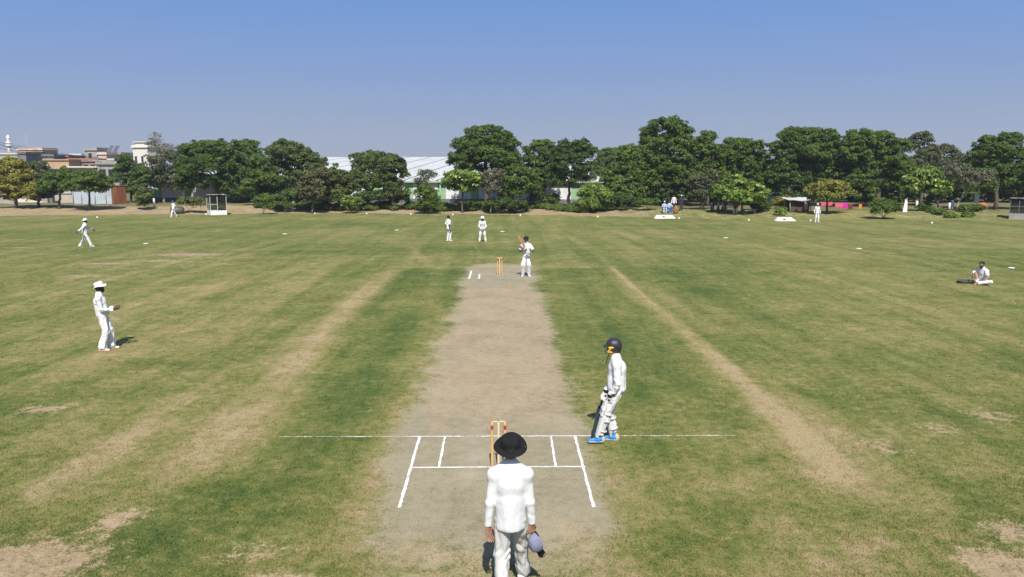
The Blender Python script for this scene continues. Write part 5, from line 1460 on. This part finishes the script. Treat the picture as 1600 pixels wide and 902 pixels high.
    if fit.get('beard'):
        e = Body().cap(P(0.03, -0.05, -0.05), P(0.06, -0.085, -0.015), 0.028, 0.032, 0.03).cap(P(0.03, -0.05, 0.05), P(0.06, -0.085, 0.015), 0.028, 0.032, 0.03).cap(P(0.06, -0.088, -0.015), P(0.06, -0.088, 0.015), 0.036, 0.036, 0.03)
        e.cap(P(0.090, -0.042, -0.02), P(0.090, -0.042, 0.02), 0.008, 0.008, 0.01).cap(P(0.0, -0.01, 0.072), P(0.03, -0.05, 0.055), 0.014, 0.022, 0.02).cap(P(0.0, -0.01, -0.072), P(0.03, -0.05, -0.055), 0.014, 0.022, 0.02)
        v, f = e.mesh(0.006); link('beard', np_mesh('beard', v, f, HAIR, True), root)
    # ---- trousers
    wide = fit.get('wide', 1.07)
    T = Body(); infl = 0.018
    T.cap(pel - vec(0, 0, 0.03), pel + up * 0.13, 0.142, 0.120, 0.03, (pf, 0.74))
    for s in (1, -1):
        kf = knee[s] + pf * 0.0
        T.cap(hip[s] - vec(0, 0, 0.05), kf, 0.083 * (0.5 + 0.5 * wide), 0.071 * wide, 0.035)
        low = ank[s] - unit(ank[s] - knee[s]) * (0.0 if not fit.get('pads') else 0.05)
        T.cap(kf, low, 0.074 * wide, 0.066 * wide, 0.03, flat=True)
        if not fit.get('pads'): T.cap(ank[s] - unit(ank[s] - knee[s]) * 0.10, ank[s] + vec(0, 0, -0.012) + toe[s] * 0.018, 0.068 * wide, 0.072 * wide, 0.02, flat=True)
    T.cut(pel + up * (0.16), up)
    V, F = T.mesh(vox); N = vnormals(V, F)
    amp = fit.get('fold', 1.0)
    dz = np.clip((V[:, 2]) / 0.9, 0, 1)
    n1 = vnoise(np.stack([V[:, 0] * 22, V[:, 1] * 22, V[:, 2] * 5 + V[:, 0] * 9], -1) + seed) - 0.5
    n2 = vnoise(np.stack([V[:, 0] * 9, V[:, 1] * 9, V[:, 2] * 26 + np.abs(V[:, 0]) * 30], -1) + seed * 2) - 0.5
    kz = np.zeros(len(V))
    for s in (1, -1):
        for c, w in ((knee[s], 0.12), (ank[s] + vec(0, 0, 0.05), 0.12), (hip[s] - vec(0, 0, 0.05), 0.13)):
            kz = np.maximum(kz, np.exp(-(np.linalg.norm(V - c, axis=1) / w) ** 2))
    V = V + N * ((n1 * 0.028 + n2 * kz * 0.036) * smooth(0.02, -0.12, (V - pel) @ up))[:, None] * amp
    link('trousers', np_mesh('trousers', V, F, fit.get('trousers', CW), True), root)
    # ---- shirt
    Sh = Body(); hem = fit.get('hem', 0.10); tw = fit.get('tw', 1.04); sqz = fit.get('sqz', 1.12); samp = fit.get('sfold', amp)
    Sh.cap(pel - up * (hem - 0.04), pel + up * 0.16, fit.get('hemr', 0.158) + 0.006, fit.get('waist', 0.144 * tw), 0.03, (tf, 0.84 * sqz)); Sh.cap(pel + up * 0.14, chest, fit.get('waist', 0.142 * tw), 0.160 * tw, 0.03, (tf, 0.76 * sqz)); Sh.cap(chest, neck - up * 0.10, 0.160 * tw, 0.13, 0.03, (tf, 0.72))
    Sh.cap(sh[-1], sh[1], 0.058, 0.058, 0.06); Sh.cap(neck - up * 0.07, neck + up * 0.018, 0.075, 0.066, 0.03)
    for s in (1, -1): Sh.cap(neck - up * 0.025 + sx * s * 0.03, sh[s], 0.058, 0.056, 0.06)
    for s in (1, -1):
        if bare:
            m = sh[s] * 0.22 + elb[s] * 0.78; Sh.cap(sh[s], m, 0.074, 0.072, 0.03, flat=True)
        else:
            sv = fit.get('slv', 0.92); Sh.cap(sh[s], elb[s], 0.061 * sv, 0.055 * sv, 0.04); Sh.cap(elb[s], wr[s] - unit(wr[s] - elb[s]) * 0.012, 0.055 * sv, 0.044 * sv, 0.02, flat=True)
    Sh.cut(pel - up * hem, -up)
    V, F = Sh.mesh(vox); N = vnormals(V, F)
    n1 = vnoise(np.stack([V[:, 0] * 17, V[:, 1] * 17, V[:, 2] * 3.2 + V[:, 0] * 4], -1) + seed * 3) - 0.5
    n2 = vnoise(np.stack([V[:, 0] * 10, V[:, 1] * 10, V[:, 2] * 24 + np.abs(V[:, 0]) * 12], -1) + seed * 5) - 0.5
    kz = np.zeros(len(V))
    for s in (1, -1):
        for c, w in ((elb[s], 0.11), (wr[s] * 0.75 + elb[s] * 0.25, 0.09), (sh[s] - up * 0.16 - sx * s * 0.06, 0.09)):
            kz = np.maximum(kz, np.exp(-(np.linalg.norm(V - c, axis=1) / w) ** 2))
    down = smooth(0.0, 0.45, (chest[2] + 0.05) - V[:, 2])
    V = V + N * (n1 * (0.012 + 0.026 * down) + n2 * kz * 0.032)[:, None] * samp
    shirt = link('shirt', np_mesh('shirt', V, F, fit.get('shirt', CW), True), root)
    if fit.get('collar', True):
        c = Body()
        for k in range(9):
            t0, t1 = 2 * math.pi * k / 10 + 2.2, 2 * math.pi * (k + 1) / 10 + 2.2
            o = neck + up * 0.012
            c.cap(o + (sx * math.cos(t0) + tf * math.sin(t0)) * 0.064, o + (sx * math.cos(t1) + tf * math.sin(t1)) * 0.064, 0.011, 0.011, 0.006, (up, 1.7))
        v, f = c.mesh(0.007); link('collar', np_mesh('collar', v, f, fit.get('shirt', CW), True), shirt)
    # ---- shoes
    for s in (1, -1):
        a = ank[s]; t = toe[s]; z = vec(0, 0, 1); lift = a[2] - 0.085
        pit = pose.get('pitR' if s == 1 else 'pitL', 0.0); t = unit(t + z * pit); z = unit(z - t * np.dot(z, t))
        sole = a - z * 0.085
        q = Body(); q.cap(sole - t * 0.045 + z * 0.042, sole + t * 0.03 + z * 0.05, 0.045, 0.046, 0.02); q.cap(sole + t * 0.02 + z * 0.045, sole + t * 0.155 + z * 0.030, 0.044, 0.036, 0.03, (z, 0.8)); q.cap(a - z * 0.03 - t * 0.01, a + z * 0.015 - t * 0.012, 0.042, 0.040, 0.02)
        q.cut(sole + z * 0.012, -z); v, f = q.mesh(max(0.006, vox * 0.7))
        so = link('shoe', np_mesh('shoe', v, f, fit.get('shoe', SHOE_W), True), root)
        q = Body(); q.cap(sole - t * 0.05 + z * 0.012, sole + t * 0.15 + z * 0.012, 0.045, 0.043, 0.02, (z, 0.45)); q.cut(sole, -z); v, f = q.mesh(max(0.006, vox * 0.7))
        link('sole', np_mesh('sole', v, f, fit.get('sole', SHOE_SOLE), True), so)
        if fit.get('heel'):
            q = Body(); q.cap(sole - t * 0.058 + z * 0.035, sole - t * 0.05 + z * 0.075, 0.045, 0.042, 0.02); q.cut(sole + z * 0.014, -z); v, f = q.mesh(0.007)
            link('heel', np_mesh('heel', v, f, fit['heel'], True), so)
    # ---- headgear
    hat = fit.get('hat')
    HM = Matrix(((hr[0], hf[0], hu[0], hc[0]), (hr[1], hf[1], hu[1], hc[1]), (hr[2], hf[2], hu[2], hc[2]), (0, 0, 0, 1)))
    if hat in ('wide', 'bucket'):
        br, droop, tilt = (0.168, 0.022, fit.get('hat_tilt', 5)) if hat == 'wide' else (0.152, 0.034, 17)
        ph = seed * 1.7
        def bend(x, y, z):
            r = math.hypot(x, y); k = max(0, (r - 0.10) / (br - 0.10)); t = math.atan2(y, x)
            return (x, y * 1.08, z - droop * k * (0.8 + 0.55 * math.cos(2 * t + ph) + 0.3 * math.sin(3 * t + ph)) + (0.006 * math.sin(t * 2 + ph) if r < 0.1 else 0))
        M = HM @ Matrix.Translation((0, -0.006, 0.046)) @ Matrix.Rotation(math.radians(tilt), 4, 'X')
        prof = [(0.099, -0.008), (0.12, -0.006), (br, -0.004), (br + 0.003, 0.000), (br, 0.004), (0.125, 0.004), (0.104, 0.008), (0.101, 0.045), (0.095, 0.078), (0.078, 0.095), (0.050, 0.100), (0.025, 0.097), (0.001, 0.096)]
        h = MB().lathe(prof, 40, M, bend).build('hat', fit['hat_mat'], root)
        MB().lathe([(0.1045, 0.010), (0.1055, 0.014), (0.1045, 0.032), (0.1025, 0.036)], 36, M, bend).build('hat_band', fit['hat_mat'], h)
        if fit.get('snaps'):
            for t in (-0.15, 2.6):
                MB().lathe([(0.001, 0.004), (0.006, 0.004), (0.001, 0.008)], 8, M @ Matrix.Translation((0.155 * math.cos(t), 0.155 * math.sin(t) * 1.08, -0.012))).build('snap_button', YEL, h)
    elif hat == 'cap':
        e = Body().cap(P(-0.020, 0.060), P(0.008, 0.062), 0.094, 0.092, 0.02); e.cut(P(0, 0.040), -hu); v, f = e.mesh(0.008)
        h = link('cap', np_mesh('cap', v, f, fit['hat_mat'], True), root)
        e = Body()
        for k in range(-3, 4): e.cap(P(0.075, 0.045, k * 0.02), P(0.155 - abs(k) * 0.009, 0.030, k * 0.021), 0.010, 0.008, 0.01, (hu, 0.6))
        v, f = e.mesh(0.006); link('peak', np_mesh('peak', v, f, fit['hat_mat'], True), h)
    elif hat == 'helmet':
        e = Body().cap(P(-0.026, 0.045), P(0.006, 0.048), 0.116, 0.110, 0.02).cap(P(-0.045, 0.0), P(-0.05, -0.035), 0.095, 0.075, 0.03, (hr, 0.95))
        e.cut(P(0.052, -0.02), hf * 0.93 - hu * 0.40); v, f = e.mesh(0.008)
        h = link('helmet', np_mesh('helmet', v, f, fit['hat_mat'], True), root)
        e = Body()
        for k in range(-4, 5): e.cap(P(0.085, 0.058, k * 0.021), P(0.168 - k * k * 0.0028, 0.043, k * 0.021), 0.010, 0.008, 0.012, (hu, 0.55))
        v, f = e.mesh(0.006); link('peak', np_mesh('peak', v, f, fit['hat_mat'], True), h)
        mb = MB()
        for k, u in enumerate((0.015, -0.018, -0.050, -0.082)):
            pts = [P(0.03 + 0.115 * math.cos(t) + 0.0, u - 0.012 * math.cos(t), 0.112 * math.sin(t)) for t in np.linspace(-1.25, 1.25, 11)]
            mb.tube([tuple(p) for p in pts], 0.0032, 6)
        for r in (-0.035, 0.035): mb.tube([tuple(P(0.150, 0.045, r)), tuple(P(0.140, -0.03, r)), tuple(P(0.125, -0.098, r))], 0.0032, 6)
        mb.build('grille', GRILLE, h)
        if fit.get('ear'):
            for s in (1, -1):
                e = Body().cap(P(0.020, 0.022, s * 0.104), P(0.085, 0.028, s * 0.092), 0.018, 0.014, 0.01, (hr, 0.45)).cap(P(0.055, 0.020, s * 0.100), P(0.095, -0.040, s * 0.086), 0.018, 0.016, 0.012, (hr, 0.45)).cap(P(0.045, -0.055, s * 0.092), P(0.10, -0.05, s * 0.086), 0.013, 0.014, 0.012, (hr, 0.45))
                v, f = e.mesh(0.006); link('ear_guard', np_mesh('ear_guard', v, f, fit['ear'], True), h)
        if fit.get('strap'):
            MB().tube([tuple(P(0.075, -0.105, 0.0)), tuple(P(0.10, -0.150, 0.0)), tuple(P(0.125, -0.21, 0.0)), tuple(P(0.14, -0.28, 0.0))], 0.006, 6).build('chin_strap', CBLK, h)
    # ---- batting gloves and pads
    if fit.get('gloves'):
        for s in (1, -1):
            q = Body(); q.cap(wr[s] - hd[s] * 0.05, wr[s] + hd[s] * 0.02, 0.044, 0.040, 0.02)
            hand_prims(q, wr[s], hd[s], hn[s], s, cu[s], infl=0.0085, spread=0.10)
            v, f = q.mesh(0.007); gl = link('batting_glove', np_mesh('batting_glove', v, f, fit['gloves'], True), root)
            q = Body(); q.cap(wr[s] - hd[s] * 0.028, wr[s] - hd[s] * 0.008, 0.0465, 0.0455, 0.01); q.cap(wr[s] + hd[s] * 0.05 - unit(np.cross(hd[s], vec(0, 0, 1)) + 1e-6) * 0.0, wr[s] + hd[s] * 0.06, 0.030, 0.030, 0.01)
            v, f = q.mesh(0.007); link('wrist_strap', np_mesh('wrist_strap', v, f, CBLK, True), gl)
    if fit.get('pads'):
        for s in (1, -1):
            q = Body(); up2 = unit(knee[s] - ank[s]); kf = unit(toe[s] - up2 * np.dot(toe[s], up2)); sd = np.cross(kf, up2)
            for o in np.linspace(-0.055, 0.055, 6):
                fwd = 0.060 - 5.5 * o * o
                q.cap(ank[s] + up2 * 0.005 + kf * (fwd - 0.004) + sd * o * 0.9, knee[s] - up2 * 0.05 + kf * (fwd + 0.018) + sd * o, 0.019, 0.020, 0.006)
            for k, dz in enumerate((-0.035, 0.005, 0.045)):
                q.cap(knee[s] + up2 * dz + kf * 0.082 - sd * 0.062, knee[s] + up2 * dz + kf * 0.082 + sd * 0.062, 0.026, 0.026, 0.006)
            th = unit(hip[s] - knee[s])
            q.cap(knee[s] + th * 0.08 + kf * 0.09 - sd * 0.055, knee[s] + th * 0.20 + kf * 0.095 - sd * 0.050, 0.024, 0.018, 0.05); q.cap(knee[s] + th * 0.08 + kf * 0.09 + sd * 0.055, knee[s] + th * 0.20 + kf * 0.095 + sd * 0.050, 0.024, 0.018, 0.05)
            q.cap(knee[s] + th * 0.08 + kf * 0.092, knee[s] + th * 0.20 + kf * 0.10, 0.026, 0.018, 0.05)
            for side in (-1, 1): q.cap(ank[s] + up2 * 0.06 + kf * 0.02 + sd * side * 0.064, knee[s] - up2 * 0.06 + kf * 0.03 + sd * side * 0.072, 0.015, 0.018, 0.02)
            v, f = q.mesh(0.008); pd = link('batting_pad', np_mesh('batting_pad', v, f, PADM, True), root)
            for t in (0.30, 0.72, 1.0):
                c = ank[s] + (knee[s] - ank[s]) * t
                mb = MB(); R0 = 0.084
                pts = [tuple(c + (kf * math.cos(a) * 1.0 + sd * math.sin(a)) * R0) for a in np.linspace(1.2, 2 * math.pi - 1.2, 10)]
                mb.tube(pts, 0.012, 6); mb.build('strap', PADM, pd)
    return root, dict(P=P, wr=wr, hd=hd, hf=hf, hr=hr, hu=hu, hip=hip, elb=elb, S=S)

# 1 the umpire, close to the camera
uz = hit(797, 936); u0 = at(799, 800, 7.33)
UMP, UJ = person('umpire seen from behind in a wide black hat, white shirt and pale grey trousers', Vector((u0[0] - 0.01, 7.33, 0.0)), -1, 1.735,
    dict(pelvis=(0.0, 0.02, 0.925), chest=(0, 0.0, 1.27), neck=(0, 0.0, 1.475), ankR=(0.135, 0.36, 0.085), ankL=(-0.085, -0.06, 0.085), toeR=(0.35, 1, 0), toeL=(-0.2, 1, 0), kneeR=(0.1, 1, 0), kneeL=(-0.05, 1, 0),
         wrR=(0.222, 0.055, 0.80), wrL=(-0.232, 0.0, 0.79), elR=(0.7, -1, 0), elL=(-0.8, -1, 0), hdR=(-0.05, 0.10, -1), hdL=(0.16, 0.05, -1), hnR=(-0.5, 0.85, 0), hnL=(0.75, -0.65, 0), cuR=1.25, cuL=0.35, sw=0.166, spread=0.16, hpitch=4),
    dict(shirt=CW, trousers=CGREY, hat='wide', hat_mat=CBLK, hat_tilt=17, skin=SKIN_L, hem=0.135, hemr=0.150, tw=0.94, waist=0.150, slv=0.86, wide=1.0, fold=1.1, sfold=0.32, sqz=1.0, hair=True, snaps=True, collar=True), 0.0075, 0.004, seed=4)
# 2 the non-striker
p2 = hit(940, 690)
person('non-striking batsman with dark helmet, white pads and bright blue shoes', p2, 84, 1.70,
    dict(pelvis=(0.0, -0.235, 0.925), chest=(0, -0.235, 1.265), neck=(0, -0.21, 1.465), ankR=(0.10, -0.20, 0.085), ankL=(-0.10, 0.055, 0.085), toeR=(0.1, 1, 0), toeL=(-0.15, 1, 0), kneeL=(-0.1, 1, 0), kneeR=(0, 1, 0),
         wrR=(0.02, -0.05, 0.85), wrL=(-0.16, -0.12, 0.83), elR=(0.6, -1, 0), elL=(-0.9, -1, 0), hdL=(0.1, 0.12, -1), hdR=(-0.1, 0.15, -1), hnL=(0.9, -0.4, 0), hnR=(-0.9, -0.4, 0), cuR=0.9, cuL=0.9, hpitch=-5, hyaw=6),
    dict(hat='helmet', hat_mat=CNAVY, ear=YEL, strap=True, gloves=PADM, pads=True, shoe=SHOE_B, heel=SHOE_HEEL, skin=SKIN, hem=0.03, hemr=0.142, wide=0.95, fold=1.5, sfold=1.2, sqz=1.17, trousers=CW2), 0.008, 0.005, seed=11)
# 3 fielder on the left, hands together
person('bearded fielder in a white wide hat holding his hands together at the left', hit(166, 547), -76, 1.67,
    dict(pelvis=(0, -0.02, 0.925), chest=(0, -0.05, 1.26), neck=(0, -0.06, 1.465), ankR=(0.11, -0.06, 0.085), ankL=(-0.10, 0.10, 0.085), wrR=(0.06, 0.25, 1.05), wrL=(-0.06, 0.25, 1.07), elR=(0.7, -1, -0.5), elL=(-0.7, -1, -0.5),
         hdR=(-0.1, 1, 0.10), hdL=(0.1, 1, 0.12), hnR=(-0.4, 0, 1), hnL=(0.5, 0, 1), cuR=0.4, cuL=0.5, hpitch=2, hyaw=-4),
    dict(hat='bucket', hat_mat=CW, beard=True, skin=SKIN_D, shoe=SHOE_W, sole=SHOE_O, hem=0.03, hemr=0.142, wide=1.16, fold=1.4, sfold=1.5, tw=1.0, sqz=1.25), 0.010, 0.005, seed=21)
# 4 striding fielder, far left
person('fielder in a white hat striding with both arms swung out at the far left', hit(134, 386.5), -62, 1.66,
    dict(pelvis=(0, 0.0, 0.90), chest=(0, 0.02, 1.24), neck=(0, 0.05, 1.44), ankR=(0.10, 0.30, 0.085), ankL=(-0.10, -0.30, 0.12), pitL=-0.35, pitR=0.15, wrR=(0.42, -0.34, 1.0), wrL=(-0.36, 0.46, 1.0), elR=(0.2, -0.5, -1), elL=(-0.4, -0.4, -1), twist=10, cuR=0.3, cuL=0.3),
    dict(hat='wide', hat_mat=CW, skin=SKIN_D, beard=True, hem=0.09), 0.012, 0.006, seed=31)
# 5 walking man by the roller
person('man in whites and a blue cap walking past the pitch roller', hit(272, 339.5), 150, 1.68,
    dict(pelvis=(0, 0, 0.905), ankR=(0.09, 0.24, 0.085), ankL=(-0.09, -0.26, 0.12), pitL=-0.3, wrR=(0.27, -0.10, 0.85), wrL=(-0.27, 0.16, 0.87), neck=(0, 0.02, 1.46)),
    dict(hat='cap', hat_mat=CBLUE, skin=SKIN_D, hem=0.10, sleeve='short'), 0.014, 0.007, seed=41)
# 6 short-sleeved fielder beside the slip
person('bareheaded dark-haired fielder in a short-sleeved white shirt', hit(701, 377), -48, 1.60,
    dict(ankR=(0.08, 0.06, 0.085), ankL=(-0.08, -0.05, 0.085), wrR=(0.25, -0.06, 0.83), wrL=(-0.22, 0.02, 0.83), hyaw=-10),
    dict(skin=SKIN_D, sleeve='short', hem=0.10, hemr=0.15, wide=0.95), 0.012, 0.006, seed=51)
# 7 slip in a white hat, facing the camera
person('slip fielder in a white hat leaning with hands joined before his thighs', hit(754, 377.5), 182, 1.64,
    dict(pelvis=(0, -0.10, 0.90), chest=(0, 0.02, 1.21), neck=(0, 0.09, 1.40), ankR=(0.19, 0, 0.085), ankL=(-0.19, 0.02, 0.085), wrR=(0.05, 0.20, 0.83), wrL=(-0.05, 0.20, 0.84), elR=(1, -0.4, 0), elL=(-1, -0.4, 0), hpitch=-6, cuR=0.9, cuL=0.9,
         hdR=(-0.2, 0.2, -1), hdL=(0.2, 0.2, -1)),
    dict(hat='wide', hat_mat=CW, skin=SKIN_D, beard=True, hem=0.10), 0.012, 0.006, seed=61)
# 8 the striker with his bat on the shoulder
ps = hit(822, 432)
STR, SJ = person('striking batsman in a dark helmet and pads facing the camera, hands at his chest', ps, 176, 1.63,
    dict(pelvis=(0, 0, 0.92), ankR=(0.135, 0.02, 0.085), ankL=(-0.125, 0.04, 0.085), toeR=(0.35, 1, 0), toeL=(-0.35, 1, 0), wrR=(0.06, 0.24, 1.19), wrL=(-0.15, 0.26, 1.06), elR=(1, -0.2, -0.7), elL=(-1, -0.1, -0.6), hyaw=-8,
         hdR=(-0.35, 0.3, 0.85), hnR=(-0.5, 0.5, 0), cuR=1.2, cuL=0.8, hdL=(0.8, 0.5, 0.1), hnL=(0, -1, 0.2)),
    dict(hat='helmet', hat_mat=CGREEN, gloves=CW2, pads=True, sleeve='short', skin=SKIN_D, hem=0.04, hemr=0.15), 0.010, 0.006, seed=71)
def bat(label, a, d, n, wood=None):
    """handle bottom a, direction d from handle to toe, n normal of the face"""
    a, d = Vector(a), Vector(d).normalized(); n = Vector(n); n = (n - d * n.dot(d)).normalized(); s = d.cross(n)
    M = Matrix(((s.x, n.x, d.x, a.x), (s.y, n.y, d.y, a.y), (s.z, n.z, d.z, a.z), (0, 0, 0, 1)))
    root = tag(empty('cricket_bat', a), label, 'bat'); root.matrix_world = M
    prof = [(0.30, 0.016, 0.012, 0.016), (0.34, 0.045, 0.012, 0.022), (0.38, 0.054, 0.012, 0.026), (0.62, 0.054, 0.012, 0.042), (0.80, 0.054, 0.012, 0.026), (0.845, 0.050, 0.010, 0.018), (0.86, 0.03, 0.006, 0.010)]
    V, F = [], []
    for z, w, f, b in prof: V += [(-w, f, z), (0, f + 0.003, z), (w, f, z), (w, -0.006, z), (0, -b, z), (-w, -0.006, z)]
    for i in range(len(prof) - 1):
        for k in range(6): F.append((i * 6 + k, (i + 1) * 6 + k, (i + 1) * 6 + (k + 1) % 6, i * 6 + (k + 1) % 6))
    F += [tuple(range(6)), tuple(len(V) - 1 - k for k in range(6))]
    mb = MB(); mb.add(V, F); mb.build('blade', wood or BATW, root, bevel=0.004)
    MB().tube([(0, 0, 0), (0, 0, 0.31)], [0.0165, 0.0150], 10).build('handle', CBLK, root)
def to_world(root, p):
    R = Matrix.Rotation(root.rotation_euler.z, 4, 'Z')
    return root.location + R @ (Vector(p) * root.scale.x)
h0 = to_world(STR, SJ['wr'][1] + SJ['hd'][1] * 0.07 + vec(-0.02, 0.02, 0))
e0 = at(812.0, 372.5, h0.y - 0.05)
dv = (Vector(e0) - h0).normalized()
bat('brown willow bat held upright before the shoulder of the striker', h0 - dv * 0.27, dv, (0.3, -1, 0.2))
BATD = plain('dark_bat_cover', (0.018, 0.030, 0.030), 0.55, 0.15, 10.0)
toe_p = Vector(at(928.5, 691.0, 11.98)); toe_p.z = 0.035
top_p = Vector(at(943.0, 613.0, 12.08))
db = (toe_p - top_p).normalized()
bat('dark bat hanging from the gloves of the non-striker beside his front leg', toe_p - db * 0.86, db, (-0.25, -1, 0), BATD)
# 9 sitting man on the right
person('bareheaded man in whites sitting cross-legged on the grass at the right', hit(1536, 444), 112, 1.66,
    dict(pelvis=(0, 0, 0.125), chest=(0, 0.06, 0.46), neck=(0, 0.12, 0.655), ankR=(-0.05, 0.40, 0.085), ankL=(-0.13, 0.46, 0.085), kneeR=(0.25, 0.9, 1.0), kneeL=(-1, 0.4, 0.1), toeR=(0.1, 1, 0), toeL=(0.9, 0.5, 0), wrR=(0.17, 0.46, 0.33), wrL=(-0.2, 0.36, 0.13), elR=(1, -0.2, -0.3), elL=(-1, -0.3, 0), hpitch=-16, hyaw=12, tilt=0.0),
    dict(skin=SKIN_L, sleeve='short', hem=0.02, hemr=0.15, shoe=SKIN_L, sole=SKIN_L, wide=0.95, beard=True), 0.010, 0.006, seed=81)
# 10 deep fielder at the right boundary
person('deep fielder in a white cap standing with arms down near the pink cloths', hit(1276, 347.8), 178, 1.68,
    dict(ankR=(0.13, 0, 0.085), ankL=(-0.13, 0, 0.085), wrR=(0.27, 0.06, 0.84), wrL=(-0.27, 0.06, 0.84)),
    dict(hat='cap', hat_mat=CW, skin=SKIN_D, beard=True, hem=0.12), 0.014, 0.007, seed=91)
# spectators in the shade
SIT = dict(pelvis=(0, -0.02, 0.50), chest=(0, -0.05, 0.84), neck=(0, -0.02, 1.04), ankR=(0.12, 0.42, 0.085), ankL=(-0.12, 0.40, 0.085), kneeR=(0.15, 0.6, 1), kneeL=(-0.15, 0.6, 1), wrR=(0.12, 0.36, 0.66), wrL=(-0.10, 0.34, 0.64), elR=(0.8, -0.6, 0), elL=(-0.8, -0.6, 0))
GS = 'spectators under the right-hand trees'
person('left one of two spectators in pale blue seated under the trees', on_ground(1038, 82), 178, 1.68, SIT, dict(shirt=LBLUE, trousers=LBLUE, skin=SKIN_D, hat='cap', hat_mat=CW), 0.016, 0.008, GS, 101)
person('right one of two spectators in pale blue seated under the trees', on_ground(1046, 82), 188, 1.68, SIT, dict(shirt=LBLUE, trousers=CBLUE, skin=SKIN_D), 0.016, 0.008, GS, 102)
person('spectator in a white shirt and dark trousers standing behind the seated pair', on_ground(1052.5, 83.2), 170, 1.72, {}, dict(shirt=CW2, trousers=DCLOTH, skin=SKIN_D), 0.016, 0.008, GS, 103)
person('spectator in dark clothes standing right of the ochre sack', on_ground(1064, 82.6), 185, 1.72, {}, dict(shirt=DCLOTH, trousers=DCLOTH, skin=SKIN_D, hat='cap', hat_mat=CW2), 0.016, 0.008, GS, 104)
person('man in a red shirt sitting on the white plastic chair', on_ground(1149, 80.5), 160, 1.70, SIT, dict(shirt=REDC, trousers=CW2, skin=SKIN_D), 0.016, 0.008, GS, 105)
# the cap in the umpire's hand
def held_cap():
    c = to_world(UMP, UJ['wr'][1] + UJ['hd'][1] * 0.085)
    peak = Vector((0.22, 0.10, -1)).normalized(); top = Vector((-0.72, -0.62, 0.0)); top = (top - peak * top.dot(peak)).normalized(); s = peak.cross(top)
    o = c + peak * 0.135 + top * -0.035 + Vector((0.012, 0, 0))
    root = tag(empty('baseball_cap', o), 'slate blue cap with a black peak hanging from the right hand of the umpire', 'cap')
    root.matrix_world = Matrix(((s.x, peak.x, top.x, o.x), (s.y, peak.y, top.y, o.y), (s.z, peak.z, top.z, o.z), (0, 0, 0, 1)))
    def seam(x, y, z):
        t = math.atan2(y, x); k = 1 - 0.022 * math.exp(-((((t / (math.pi / 3)) % 1) - 0.5) / 0.06) ** 2)
        return (x * k * 0.90, y * k * 1.32, z)
    pr = [(0.084 * math.cos(a) ** 0.75, 0.112 * math.sin(a)) for a in np.linspace(0, 1.5, 9)]
    inn = [(r * 0.95, z * 0.95) for r, z in pr[::-1]]
    MB().lathe([pr[0]] + pr[1:] + [(0.001, 0.113), (0.001, 0.108)] + inn, 42, None, seam).build('crown', CCAP, root)
    MB().lathe([(0.001, 0.111), (0.008, 0.112), (0.007, 0.117), (0.001, 0.119)], 12).build('top_button', CBLK, root)
    e = Body()
    for k in range(-4, 5): e.cap((k * 0.016, 0.098 - abs(k) * 0.004, 0.004), (k * 0.019, 0.185 - k * k * 0.0030, 0.014 - k * k * 0.0014), 0.009, 0.007, 0.012, ((0, 0, 1), 0.5))
    v, f = e.mesh(0.005); link('peak', np_mesh('peak', v, f, CBLK, True), root)
    mb = MB(); mb.tube([(0.05, -0.08, 0.01), (0.03, -0.118, 0.012), (0, -0.135, 0.014), (-0.03, -0.118, 0.012), (-0.05, -0.08, 0.01)], 0.007, 6); mb.build('back_strap', CBLK, root)
held_cap()

# ------------------------------------------------------------------ the thin dusty air over the ground and the town
m = bpy.data.materials.new('haze_air'); m.use_nodes = True
nt = m.node_tree; nt.nodes.clear()
pv = nt.nodes.new('ShaderNodeVolumePrincipled')
pv.inputs['Color'].default_value = (0.88, 0.92, 1.0, 1); pv.inputs['Density'].default_value = 0.00035; pv.inputs['Anisotropy'].default_value = 0.2
mo = nt.nodes.new('ShaderNodeOutputMaterial'); nt.links.new(pv.outputs[0], mo.inputs['Volume'])
hzb = MB().box(-3700, 3700, -1100, 4700, -2.0, 20.0).build('haze', m)
tag(hzb, 'thin dusty air over the ground and the town', kind='stuff')
